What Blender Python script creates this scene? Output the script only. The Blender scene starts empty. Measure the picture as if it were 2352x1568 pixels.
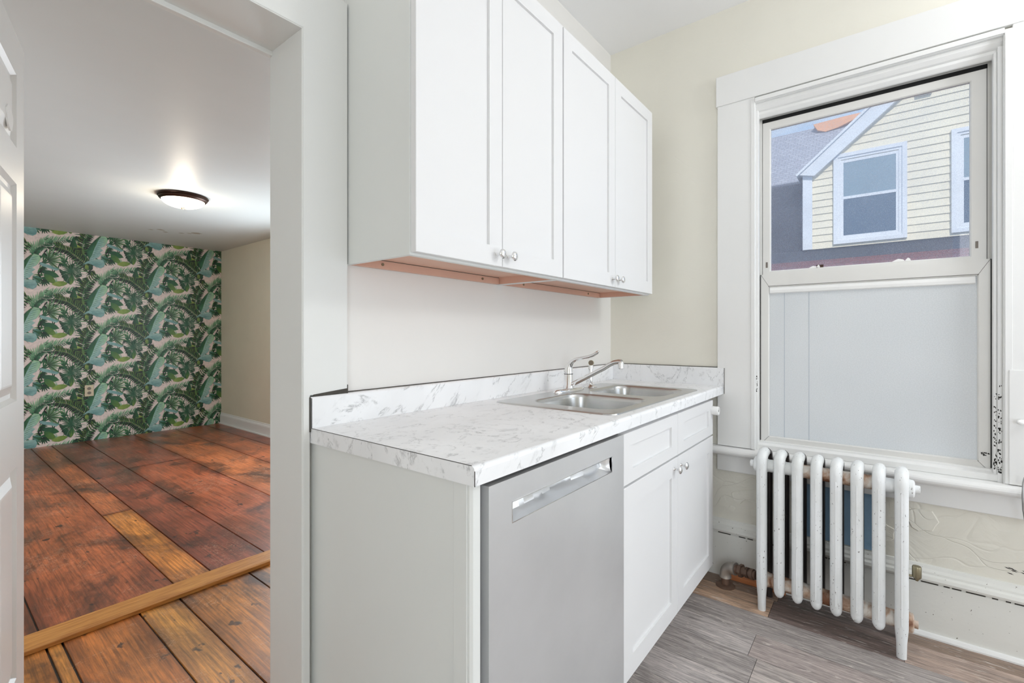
import bpy, bmesh, math, random
from mathutils import Vector, Matrix

SC = bpy.context.scene
COL = SC.collection

# ------------------------------------------------------------------ camera
CAM_H = 1.158
TH = math.radians(38.02)
cam_d = bpy.data.cameras.new('camera')
cam_d.sensor_width = 36.0
cam_d.lens = 1080.0 / 2352.0 * 36.0
cam_d.shift_y = -14.5 / 2352.0
cam_d.clip_start = 0.02
cam = bpy.data.objects.new('camera', cam_d)
COL.objects.link(cam)
cam.location = (0, 0, CAM_H)
cam.rotation_euler = (math.radians(90), 0, TH - math.radians(90))
SC.camera = cam

# ------------------------------------------------------------------ exposure
SC.view_settings.view_transform = 'Standard'
SC.view_settings.look = 'None'
SC.view_settings.gamma = 1.0
SC.view_settings.use_curve_mapping = False
SC.view_settings.exposure = 0.1
SC.cycles.max_bounces = 10
SC.cycles.diffuse_bounces = 6
SC.cycles.transparent_max_bounces = 12
SC.cycles.use_denoising = True
SC.cycles.sample_clamp_indirect = 6.0

# ------------------------------------------------------------------ sky
def s2l(c):
    return tuple(((v / 255.0) / 12.92 if v / 255.0 <= 0.04045 else ((v / 255.0 + 0.055) / 1.055) ** 2.4) for v in c)

W = bpy.data.worlds.new('sky')
SC.world = W
W.use_nodes = True
wn = W.node_tree.nodes; wl = W.node_tree.links
wn.clear()
wo = wn.new('ShaderNodeOutputWorld'); wb = wn.new('ShaderNodeBackground')
tc = wn.new('ShaderNodeTexCoord'); mp = wn.new('ShaderNodeMapping'); nz = wn.new('ShaderNodeTexNoise')
rp = wn.new('ShaderNodeValToRGB')
mp.inputs['Scale'].default_value = (1.0, 1.0, 3.0)
nz.inputs['Scale'].default_value = 3.2; nz.inputs['Detail'].default_value = 6
rp.color_ramp.elements[0].position = 0.38; rp.color_ramp.elements[0].color = (*s2l((138, 188, 238)), 1)
rp.color_ramp.elements[1].position = 0.66; rp.color_ramp.elements[1].color = (*s2l((232, 240, 248)), 1)
wl.new(tc.outputs['Generated'], mp.inputs['Vector']); wl.new(mp.outputs[0], nz.inputs['Vector'])
wl.new(nz.outputs['Fac'], rp.inputs['Fac']); wl.new(rp.outputs['Color'], wb.inputs['Color'])
wb.inputs['Strength'].default_value = 1.2
wl.new(wb.outputs[0], wo.inputs['Surface'])

# ------------------------------------------------------------------ sun, daylight and added fill
def light(name, kind, loc, direction, energy, color=(1, 1, 1), size=None, size_y=None, angle=None):
    d = bpy.data.lights.new(name, kind)
    d.energy = energy; d.color = color
    if kind == 'AREA':
        d.shape = 'RECTANGLE'; d.size = size; d.size_y = size_y
    if angle is not None: d.angle = angle
    o = bpy.data.objects.new(name, d); COL.objects.link(o)
    o.location = loc
    o.rotation_euler = Vector(direction).to_track_quat('-Z', 'Y').to_euler()
    o['kind'] = 'helper'
    return o

light('sun', 'SUN', (-5, -5, 12), (0.72, 0.32, -0.62), 3.0, (1.0, 0.96, 0.88), angle=math.radians(1.5))
# daylight at the second and bedroom windows, with added fill lights
light('rear_fill_light', 'AREA', (1.55, -2.66, 0.88), (0, 1, 0), 13, (0.97, 0.985, 1.0), 1.5, 1.55)  # unseen area light added as main fill from behind the camera
light('rear_side_fill_light', 'AREA', (-1.66, -1.2, 1.45), (1, 0, 0), 21, (0.97, 0.985, 1.0), 1.1, 1.5)  # unseen area light added as fill from the camera-side wall
light('daylight_second_window', 'AREA', (2.47, -1.15, 1.45), (-1, 0, 0), 8, (0.93, 0.97, 1.0), 0.75, 1.5)
_k = bpy.data.lights.new('kitchen_fill_light', 'POINT'); _k.energy = 34; _k.color = (0.97, 0.985, 1.0); _k.shadow_soft_size = 0.16  # unseen point light added to lift worktop, ceiling and cabinet fronts
_ko = bpy.data.objects.new('kitchen_fill_light', _k); COL.objects.link(_ko); _ko.location = (2.0, -1.25, 2.3); _ko['kind'] = 'helper'
light('daylight_bedroom_window', 'AREA', (2.62, 4.25, 1.22), (-1, 0.1, -.25), 60, (0.80, 0.90, 1.0), 1.1, 1.15)
light('bedroom_fill_light', 'AREA', (-1.2, 3.0, 1.3), (1, 0.3, 0.1), 26, (0.86, 0.93, 1.0), 1.1, 1.1)  # fill light added before a solid wall, no window there

# ------------------------------------------------------------------ materials
def newmat(name):
    m = bpy.data.materials.new(name); m.use_nodes = True
    n = m.node_tree.nodes; l = m.node_tree.links
    return m, n, l, n['Principled BSDF']

def noise(n, l, scale, detail=4, vec_scale=(1, 1, 1), coord='Object', rough=0.55, dist=0.0, rot=(0, 0, 0), loc=(0, 0, 0)):
    t = n.new('ShaderNodeTexCoord'); mp = n.new('ShaderNodeMapping'); z = n.new('ShaderNodeTexNoise')
    mp.inputs['Scale'].default_value = vec_scale
    mp.inputs['Rotation'].default_value = rot
    mp.inputs['Location'].default_value = loc
    z.inputs['Scale'].default_value = scale; z.inputs['Detail'].default_value = detail
    z.inputs['Roughness'].default_value = rough; z.inputs['Distortion'].default_value = dist
    l.new(t.outputs[coord], mp.inputs['Vector']); l.new(mp.outputs[0], z.inputs['Vector'])
    return z.outputs['Fac']

def ramp(n, l, fac, stops, interp='LINEAR'):
    r = n.new('ShaderNodeValToRGB'); r.color_ramp.interpolation = interp
    e = r.color_ramp.elements
    while len(e) < len(stops): e.new(0.5)
    for k, (p, c) in enumerate(stops):
        e[k].position = p
        e[k].color = (*(c if len(c) == 3 else c[:3]), 1)
    l.new(fac, r.inputs['Fac'])
    return r.outputs['Color']

def mix(n, l, fac, a, b, mode='MIX'):
    m = n.new('ShaderNodeMix'); m.data_type = 'RGBA'; m.blend_type = mode
    if isinstance(fac, (int, float)): m.inputs[0].default_value = fac
    else: l.new(fac, m.inputs[0])
    for k, v in ((6, a), (7, b)):
        if isinstance(v, tuple): m.inputs[k].default_value = (*v[:3], 1)
        else: l.new(v, m.inputs[k])
    return m.outputs[2]

def bump(n, l, bsdf, h, strength, dist=0.002):
    b = n.new('ShaderNodeBump'); b.inputs['Strength'].default_value = strength; b.inputs['Distance'].default_value = dist
    l.new(h, b.inputs['Height']); l.new(b.outputs[0], bsdf.inputs['Normal'])

G = lambda v: (v, v, v)

def paint(name, rgb, rough=0.5, var=0.03, bs=0.15, bscale=60, speck=None, spec=0.4):
    m, n, l, b = newmat(name)
    c = s2l(rgb)
    f = noise(n, l, 2.3, 5)
    col = ramp(n, l, f, [(0.3, tuple(v * (1 - var) for v in c)), (0.7, tuple(min(1, v * (1 + var)) for v in c))])
    if speck:
        f2 = noise(n, l, speck[0], 3)
        msk = ramp(n, l, f2, [(speck[1], G(0)), (speck[1] + 0.02, G(1))])
        col = mix(n, l, msk, col, s2l(speck[2]))
    l.new(col, b.inputs['Base Color'])
    b.inputs['Roughness'].default_value = rough
    b.inputs['Specular IOR Level'].default_value = spec
    if bs: bump(n, l, b, noise(n, l, bscale, 4), bs)
    return m

def metal(name, rgb, rough=0.2, metallic=1.0, var=0.0):
    m, n, l, b = newmat(name)
    c = s2l(rgb)
    if var:
        f = noise(n, l, 9, 5)
        l.new(ramp(n, l, f, [(0.3, tuple(v * (1 - var) for v in c)), (0.7, tuple(min(1, v * (1 + var)) for v in c))]), b.inputs['Base Color'])
    else:
        f = noise(n, l, 40, 2)
        l.new(ramp(n, l, f, [(0.3, tuple(v * .98 for v in c)), (0.7, c)]), b.inputs['Base Color'])
    b.inputs['Metallic'].default_value = metallic
    b.inputs['Roughness'].default_value = rough
    return m

M = {}
M['cream'] = paint('cream_wall_paint', (236, 233, 222), 0.6, 0.02, 0.12, 45)
M['offwhite_wall'] = paint('off_white_wall_paint', (231, 229, 225), 0.55, 0.015, 0.15, 40)
M['beige'] = paint('beige_wall_paint', (224, 219, 200), 0.6, 0.03, 0.1, 45)
M['ceiling'] = paint('ceiling_paint', (243, 243, 243), 0.7, 0.01, 0.1, 30)
M['ceiling2'] = paint('bedroom_ceiling_paint', (210, 215, 214), 0.45, 0.02, 0.15, 3.0)
M['trim'] = paint('white_trim_paint', (236, 236, 234), 0.35, 0.015, 0.15, 25)
M['casing'] = paint('casing_gloss_paint', (226, 227, 224), 0.42, 0.015, 0.1, 20)
M['cab'] = paint('cabinet_paint', (231, 231, 231), 0.5, 0.006, 0.02, 60, spec=0.2)
M['cabside'] = paint('cabinet_side_laminate', (226, 228, 225), 0.45, 0.012, 0.03, 50)
M['base_trim'] = paint('worn_white_baseboard_paint', (232, 232, 226), 0.4, 0.03, 0.5, 22, speck=(95, 0.70, (120, 112, 100)))
M['alu'] = paint('white_aluminium', (224, 223, 219), 0.4, 0.03, 0.05, 40)
M['rubber'] = paint('black_gap', (22, 22, 22), 0.8, 0.0, 0)
M['darkline'] = paint('dark_joint_and_shade', (70, 66, 60), 0.8, 0.2, 0)
M['tan'] = paint('wood_grain_cabinet_underside', (216, 176, 156), 0.5, 0.08, 0)
M['chrome'] = metal('chrome', (238, 238, 238), 0.06)
M['nickel'] = metal('polished_nickel', (225, 225, 225), 0.12)
M['pocket'] = metal('satin_steel_pocket', (228, 229, 230), 0.28, 0.7)
M['sink'] = metal('brushed_steel_sink', (200, 200, 198), 0.27, 1.0, 0.06)
M['bronze'] = metal('oil_rubbed_bronze', (62, 44, 36), 0.35, 0.8, 0.25)
M['brass'] = metal('dull_brass', (150, 142, 118), 0.35, 0.9, 0.2)
M['pipe'] = metal('tarnished_pipe', (178, 172, 164), 0.4, 0.6, 0.3)
M['rustpipe'] = metal('rusty_fitting', (122, 98, 84), 0.5, 0.45, 0.4)
M['plastic'] = paint('white_plastic', (240, 240, 238), 0.3, 0.0, 0)
M['almond'] = paint('almond_plastic', (206, 192, 164), 0.4, 0.0, 0)
M['wood_strip'] = paint('raw_orange_wood', (190, 120, 76), 0.6, 0.15, 0.1)
M['grey_rod'] = metal('grey_rod', (176, 176, 176), 0.3, 0.9)

# plaster with ripples and cracked paint under the window
def plaster():
    m, n, l, b = newmat('rough_cream_plaster')
    c = s2l((236, 233, 221))
    f = noise(n, l, 3, 5)
    col = ramp(n, l, f, [(0.3, tuple(v * .96 for v in c)), (0.7, c)])
    t = n.new('ShaderNodeTexCoord'); sep = n.new('ShaderNodeSeparateXYZ'); l.new(t.outputs['Object'], sep.inputs[0])
    # bump stronger in the low zone under the sill
    mr = n.new('ShaderNodeMapRange'); mr.inputs[1].default_value = 0.75; mr.inputs[2].default_value = 0.45
    mr.inputs[3].default_value = 0.12; mr.inputs[4].default_value = 1.0
    l.new(sep.outputs['Z'], mr.inputs[0])
    h = noise(n, l, 6, 5, (1, 1, 1), dist=1.2)
    v = n.new('ShaderNodeTexVoronoi'); v.feature = 'DISTANCE_TO_EDGE'; v.inputs['Scale'].default_value = 4.3
    mpp = n.new('ShaderNodeMapping'); mpp.inputs['Scale'].default_value = (1, 0.8, 2.3)
    mx = n.new('ShaderNodeVectorMath'); mx.operation = 'ADD'
    zt = n.new('ShaderNodeTexNoise'); zt.inputs['Scale'].default_value = 3.2
    sc = n.new('ShaderNodeVectorMath'); sc.operation = 'SCALE'; sc.inputs['Scale'].default_value = 0.5
    l.new(t.outputs['Object'], zt.inputs['Vector']); l.new(zt.outputs['Color'], sc.inputs[0])
    l.new(t.outputs['Object'], mx.inputs[0]); l.new(sc.outputs[0], mx.inputs[1]); l.new(mx.outputs[0], mpp.inputs['Vector'])
    l.new(mpp.outputs[0], v.inputs['Vector'])
    cr = ramp(n, l, v.outputs['Distance'], [(0.0, G(0)), (0.03, G(1))])
    ad = n.new('ShaderNodeMath'); ad.operation = 'MULTIPLY_ADD'; ad.inputs[1].default_value = 0.16
    l.new(cr, ad.inputs[0]); l.new(h, ad.inputs[2])
    bb = n.new('ShaderNodeBump'); bb.inputs['Distance'].default_value = 0.007
    l.new(mr.outputs[0], bb.inputs['Strength']); l.new(ad.outputs[0], bb.inputs['Height']); l.new(bb.outputs[0], b.inputs['Normal'])
    l.new(col, b.inputs['Base Color']); b.inputs['Roughness'].default_value = 0.5
    return m
M['plaster'] = plaster()

def marble():
    m, n, l, b = newmat('marble_laminate')
    base = s2l((247, 248, 249))
    t = n.new('ShaderNodeTexCoord'); mr = n.new('ShaderNodeMapping'); mr.inputs['Rotation'].default_value = (math.radians(-20), math.radians(40), math.radians(-22))
    l.new(t.outputs['Object'], mr.inputs['Vector'])
    def nz_(scale, vs, detail, rough, dist, loc=(0, 0, 0)):
        ms = n.new('ShaderNodeMapping'); ms.inputs['Scale'].default_value = vs; ms.inputs['Location'].default_value = loc
        z = n.new('ShaderNodeTexNoise'); z.inputs['Scale'].default_value = scale; z.inputs['Detail'].default_value = detail
        z.inputs['Roughness'].default_value = rough; z.inputs['Distortion'].default_value = dist
        l.new(mr.outputs[0], ms.inputs['Vector']); l.new(ms.outputs[0], z.inputs['Vector']); return z.outputs['Fac']
    f1 = nz_(3.2, (1.0, 2.2, 2.2), 8, 0.62, 0.9)
    f2 = nz_(9.0, (0.8, 3.2, 3.2), 8, 0.7, 0.25, (3, 5, 1))
    f3 = nz_(3.0, (1, 1.4, 1.4), 4, 0.5, 0)
    f5 = nz_(16.0, (0.9, 2.4, 2.4), 6, 0.7, 0.2, (7, 2, 3))
    def mul(a, b_):
        k = n.new('ShaderNodeMath'); k.operation = 'MULTIPLY'
        l.new(a, k.inputs[0])
        if isinstance(b_, float): k.inputs[1].default_value = b_
        else: l.new(b_, k.inputs[1])
        return k.outputs[0]
    sb = n.new('ShaderNodeMath'); sb.operation = 'SUBTRACT'; sb.inputs[1].default_value = 0.5; l.new(f1, sb.inputs[0])
    ab = n.new('ShaderNodeMath'); ab.operation = 'ABSOLUTE'; l.new(sb.outputs[0], ab.inputs[0])
    vein = ramp(n, l, ab.outputs[0], [(0.0, G(1)), (0.006, G(0.55)), (0.020, G(0))])
    brk = ramp(n, l, f5, [(0.44, G(0)), (0.58, G(1))])
    smg = ramp(n, l, f2, [(0.56, G(0)), (0.66, G(0.7)), (0.76, G(1))])
    zone = ramp(n, l, f3, [(0.34, G(0.15)), (0.62, G(1))])
    c = ramp(n, l, f3, [(0.35, base), (0.68, tuple(v * .90 for v in base))])
    c = mix(n, l, mul(mul(smg, zone), 0.42), c, s2l((150, 151, 150)))
    c = mix(n, l, mul(mul(vein, brk), 0.6), c, s2l((128, 130, 130)))
    l.new(c, b.inputs['Base Color']); b.inputs['Roughness'].default_value = 0.32
    return m
M['marble'] = marble()

def steel_brushed():
    m, n, l, b = newmat('brushed_stainless_front')
    f = noise(n, l, 30, 4, (1, 1, 40))
    f2 = noise(n, l, 3, 5)
    c = ramp(n, l, f2, [(0.3, s2l((206, 207, 208))), (0.7, s2l((218, 219, 220)))])
    l.new(c, b.inputs['Base Color'])
    l.new(ramp(n, l, f, [(0.3, G(0.36)), (0.7, G(0.44))]), b.inputs['Roughness'])
    b.inputs['Metallic'].default_value = 0.55
    b.inputs['Anisotropic'].default_value = 0.4
    sc = noise(n, l, 7, 3, (1, 1, 1), dist=6)
    bump(n, l, b, f, 0.05, 0.0005)
    return m
M['steel'] = steel_brushed()

def wood_floor(name, kind):
    m, n, l, b = newmat(name)
    at = n.new('ShaderNodeAttribute'); at.attribute_name = 'Col'
    if kind == 'old':
        f = noise(n, l, 2.4, 9, (1.5, 0.7, 1), rough=0.62, dist=0.5)
        g = noise(n, l, 20, 7, (4.5, 0.16, 1), rough=0.72, dist=0.35)
        st = noise(n, l, 2.1, 8, (1.2, 0.8, 1), rough=0.66, dist=0.5, loc=(3.3, 1.7, 0))
        c = mix(n, l, 1.0, at.outputs['Color'], ramp(n, l, f, [(0.30, G(0.50)), (0.5, G(0.95)), (0.70, G(1.32))]), 'MULTIPLY')
        c = mix(n, l, 1.0, c, ramp(n, l, g, [(0.38, G(0.52)), (0.6, G(1.2))]), 'MULTIPLY')
        wv = n.new('ShaderNodeTexWave'); wv.wave_type = 'RINGS'; wv.rings_direction = 'Z'
        wv.inputs['Scale'].default_value = 7.0; wv.inputs['Distortion'].default_value = 3.5; wv.inputs['Detail'].default_value = 4
        wv.inputs['Detail Scale'].default_value = 1.3; wv.inputs['Detail Roughness'].default_value = 0.6
        t_ = n.new('ShaderNodeTexCoord'); m_ = n.new('ShaderNodeMapping'); m_.inputs['Scale'].default_value = (2.6, 0.5, 1); m_.inputs['Location'].default_value = (-1.3, -1.2, 0)
        l.new(t_.outputs['Object'], m_.inputs['Vector']); l.new(m_.outputs[0], wv.inputs['Vector'])
        c = mix(n, l, 1.0, c, ramp(n, l, wv.outputs['Fac'], [(0.0, G(0.90)), (0.4, G(1.0)), (1.0, G(1.03))]), 'MULTIPLY')
        c = mix(n, l, ramp(n, l, st, [(0.50, G(0)), (0.57, G(0.4)), (0.66, G(0.88))]), c, s2l((46, 24, 18)))
        kn = noise(n, l, 11, 3, (1.2, 0.7, 1), loc=(4, 2, 0))
        c = mix(n, l, ramp(n, l, kn, [(0.66, G(0)), (0.70, G(0.85))]), c, s2l((38, 20, 14)))
        sc = noise(n, l, 7, 5, (1.0, 1.3, 1), rough=0.6, dist=2.8, loc=(1, 7, 0))
        sb = n.new('ShaderNodeMath'); sb.operation = 'SUBTRACT'; sb.inputs[1].default_value = 0.5; l.new(sc, sb.inputs[0])
        ab = n.new('ShaderNodeMath'); ab.operation = 'ABSOLUTE'; l.new(sb.outputs[0], ab.inputs[0])
        sm = noise(n, l, 2.6, 6, rough=0.7, loc=(8, 3, 0))
        k = n.new('ShaderNodeMath'); k.operation = 'MULTIPLY'
        l.new(ramp(n, l, ab.outputs[0], [(0.0, G(0.75)), (0.006, G(0.3)), (0.012, G(0))]), k.inputs[0])
        l.new(ramp(n, l, sm, [(0.50, G(0)), (0.60, G(1))]), k.inputs[1])
        c = mix(n, l, k.outputs[0], c, s2l((222, 180, 150)))
        l.new(ramp(n, l, f, [(0.3, G(0.30)), (0.7, G(0.46))]), b.inputs['Roughness'])
        b.inputs['Coat Weight'].default_value = 0.55; b.inputs['Coat Roughness'].default_value = 0.33
        bump(n, l, b, f, 0.35, 0.004)
    else:
        g = noise(n, l, 9, 9, (6.0, 0.42, 1), rough=0.72, dist=0.9)
        g2 = noise(n, l, 42, 7, (5.0, 0.3, 1), rough=0.75, dist=0.4, loc=(2, 2, 0))
        c = mix(n, l, 1.0, at.outputs['Color'], ramp(n, l, g, [(0.34, G(0.55)), (0.5, G(1.0)), (0.66, G(1.4))]), 'MULTIPLY')
        c = mix(n, l, 1.0, c, ramp(n, l, g2, [(0.38, G(0.62)), (0.55, G(1.12))]), 'MULTIPLY')
        wl_ = noise(n, l, 12, 6, (3.5, 0.5, 1), rough=0.6, dist=2.6, loc=(5, 1, 0))
        c = mix(n, l, ramp(n, l, wl_, [(0.60, G(0)), (0.65, G(0.7))]), c, s2l((205, 196, 188)))
        l.new(g, b.inputs['Roughness']); b.inputs['Roughness'].default_value = 0.45
        bump(n, l, b, g, 0.2, 0.001)
    l.new(c, b.inputs['Base Color'])
    return m
M['oldwood'] = wood_floor('old_pine_floor', 'old')
M['vinyl'] = wood_floor('grey_plank_floor', 'vinyl')

def attr_mat(name, rough):
    m, n, l, b = newmat(name)
    at = n.new('ShaderNodeAttribute'); at.attribute_name = 'Col'
    f = noise(n, l, 40, 4)
    l.new(mix(n, l, 1.0, at.outputs['Color'], ramp(n, l, f, [(0.3, G(0.86)), (0.7, G(1.14))]), 'MULTIPLY'), b.inputs['Base Color'])
    b.inputs['Roughness'].default_value = rough
    return m
M['wallpaper'] = attr_mat('tropical_leaf_wallpaper', 0.5)

def threshold_mat():
    m, n, l, b = newmat('varnished_threshold_wood')
    f = noise(n, l, 14, 6, (0.6, 6, 6), dist=0.8)
    l.new(ramp(n, l, f, [(0.3, s2l((176, 112, 52))), (0.7, s2l((214, 152, 82)))]), b.inputs['Base Color'])
    b.inputs['Roughness'].default_value = 0.38
    return m
M['threshold'] = threshold_mat()

def radiator_mat():
    m, n, l, b = newmat('chipped_radiator_paint')
    f = noise(n, l, 6, 5)
    c = ramp(n, l, f, [(0.3, s2l((226, 228, 226))), (0.7, s2l((240, 242, 243)))])
    t = n.new('ShaderNodeTexCoord'); sep = n.new('ShaderNodeSeparateXYZ'); l.new(t.outputs['Object'], sep.inputs[0])
    # chips, denser on the first section
    f2 = noise(n, l, 140, 4, (1, 1, 0.5), rough=0.6)
    f3 = noise(n, l, 7, 3)
    ad = n.new('ShaderNodeMath'); ad.operation = 'MULTIPLY_ADD'; ad.inputs[1].default_value = 0.16; l.new(f3, ad.inputs[0]); l.new(f2, ad.inputs[2])
    c = mix(n, l, ramp(n, l, ad.outputs[0], [(0.75, G(0)), (0.765, G(0.85))]), c, s2l((74, 58, 46)))
    l.new(c, b.inputs['Base Color']); b.inputs['Roughness'].default_value = 0.33
    bump(n, l, b, f2, 0.25, 0.002)
    return m
M['rad'] = radiator_mat()

def rust_mat():
    m, n, l, b = newmat('rusted_radiator_hub')
    f = noise(n, l, 16, 6, (1, 1.2, 1), dist=0.6)
    c = ramp(n, l, f, [(0.36, s2l((212, 206, 198))), (0.5, s2l((178, 150, 128))), (0.62, s2l((118, 76, 50)))])
    l.new(c, b.inputs['Base Color']); b.inputs['Roughness'].default_value = 0.55
    bump(n, l, b, f, 0.5, 0.003)
    return m
M['rust'] = rust_mat()
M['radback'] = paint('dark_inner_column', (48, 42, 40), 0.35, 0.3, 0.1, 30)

def glass_dirty():
    m = bpy.data.materials.new('dusty_window_glass'); m.use_nodes = True
    n = m.node_tree.nodes; l = m.node_tree.links; n.clear()
    o = n.new('ShaderNodeOutputMaterial'); tr = n.new('ShaderNodeBsdfTransparent'); tl = n.new('ShaderNodeBsdfTranslucent')
    gl = n.new('ShaderNodeBsdfGlossy'); gl.inputs['Roughness'].default_value = 0.02
    tr.inputs['Color'].default_value = (0.98, 0.985, 1, 1)
    tl.inputs['Color'].default_value = (0.90, 0.94, 1, 1)
    a = n.new('ShaderNodeMixShader'); c = n.new('ShaderNodeMixShader')
    f = noise(n, l, 420, 5, rough=0.7)
    f2 = noise(n, l, 3, 4)
    r = ramp(n, l, f, [(0.3, G(0.14)), (0.60, G(0.30)), (0.72, G(0.6))])
    r2 = ramp(n, l, f2, [(0.3, G(0.75)), (0.7, G(1.2))])
    k = n.new('ShaderNodeMath'); k.operation = 'MULTIPLY'; l.new(r, k.inputs[0]); l.new(r2, k.inputs[1])
    l.new(k.outputs[0], a.inputs[0]); l.new(tr.outputs[0], a.inputs[1]); l.new(tl.outputs[0], a.inputs[2])
    c.inputs[0].default_value = 0.03; l.new(a.outputs[0], c.inputs[1]); l.new(gl.outputs[0], c.inputs[2])
    l.new(c.outputs[0], o.inputs['Surface'])
    return m
M['glass'] = glass_dirty()

def frosted():
    m = bpy.data.materials.new('frosted_film_pane'); m.use_nodes = True
    n = m.node_tree.nodes; l = m.node_tree.links; n.clear()
    o = n.new('ShaderNodeOutputMaterial'); tl = n.new('ShaderNodeBsdfTranslucent'); df = n.new('ShaderNodeBsdfDiffuse')
    a = n.new('ShaderNodeMixShader'); a.inputs[0].default_value = 0.60
    f = noise(n, l, 260, 3); f2 = noise(n, l, 2, 2)
    c = mix(n, l, 0.5, ramp(n, l, f, [(0.3, s2l((230, 232, 230))), (0.7, s2l((252, 253, 252)))]),
            ramp(n, l, f2, [(0.3, s2l((236, 239, 240))), (0.7, s2l((246, 248, 248)))]))
    l.new(c, tl.inputs['Color']); l.new(c, df.inputs['Color'])
    l.new(tl.outputs[0], a.inputs[1]); l.new(df.outputs[0], a.inputs[2]); l.new(a.outputs[0], o.inputs['Surface'])
    return m
M['frost'] = frosted()

def emissive(name, rgb, strength):
    m, n, l, b = newmat(name)
    b.inputs['Base Color'].default_value = (*s2l(rgb), 1)
    b.inputs['Emission Color'].default_value = (*s2l(rgb), 1); b.inputs['Emission Strength'].default_value = strength
    return m
M['lampglass'] = emissive('glowing_lamp_glass', (255, 240, 214), 6.0)

def siding_mat(name, rgb):
    return paint(name, rgb, 0.6, 0.03, 0.05, 10)
M['siding'] = siding_mat('cream_clapboard', (238, 226, 198))
M['exttrim'] = siding_mat('pale_exterior_trim', (228, 229, 230))
M['extglass'] = metal('neighbour_window_glass', (78, 100, 118), 0.12, 0.1)
M['blind'] = paint('neighbour_window_blind', (128, 150, 160), 0.3, 0.05, 0)
def shingle(name, a, c):
    m, n, l, b = newmat(name)
    t = n.new('ShaderNodeTexCoord'); mpg = n.new('ShaderNodeMapping'); br = n.new('ShaderNodeTexBrick')
    mpg.inputs['Rotation'].default_value = (0, math.radians(90), math.radians(90))
    br.inputs['Scale'].default_value = 8.5; br.inputs['Mortar Size'].default_value = 0.035
    br.inputs['Brick Width'].default_value = 0.9; br.inputs['Row Height'].default_value = 0.42
    br.inputs['Color1'].default_value = (*s2l(a), 1); br.inputs['Color2'].default_value = (*s2l(c), 1)
    br.inputs['Mortar'].default_value = (*tuple(v * .45 for v in s2l(a)), 1)
    sx = n.new('ShaderNodeSeparateXYZ'); cx = n.new('ShaderNodeCombineXYZ')
    l.new(t.outputs['Object'], sx.inputs[0]); l.new(sx.outputs['Y'], cx.inputs['X']); l.new(sx.outputs['Z'], cx.inputs['Y'])
    l.new(cx.outputs[0], br.inputs['Vector'])
    l.new(br.outputs['Color'], b.inputs['Base Color']); b.inputs['Roughness'].default_value = 0.9
    return m
M['shingle'] = shingle('grey_roof_shingles', (176, 176, 182), (160, 160, 168))
M['shaded_roof'] = shingle('shaded_roof_shingles', (34, 38, 50), (28, 32, 44))  # shade on the lower roof, put into a dark colour
M['brick'] = shingle('red_brick', (130, 66, 58), (112, 54, 50))
M['sunlit_ridge'] = paint('sunlit_terracotta', (232, 170, 128), 0.8, 0.08, 0)  # orange roof patch with the sunlight put into its colour
M['blue'] = paint('painted_blue_cast', (150, 186, 214), 0.3, 0.12, 0.9, 45)  # blue cast of window light, painted as a surface colour
M['flake'] = paint('curled_paint_flake', (226, 223, 210), 0.6, 0.03, 0.1)
M['scuff'] = paint('dark_scuff', (56, 54, 50), 0.8, 0.3, 0)
M['ground'] = paint('ground', (110, 108, 100), 0.9, 0.1, 0)

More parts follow.
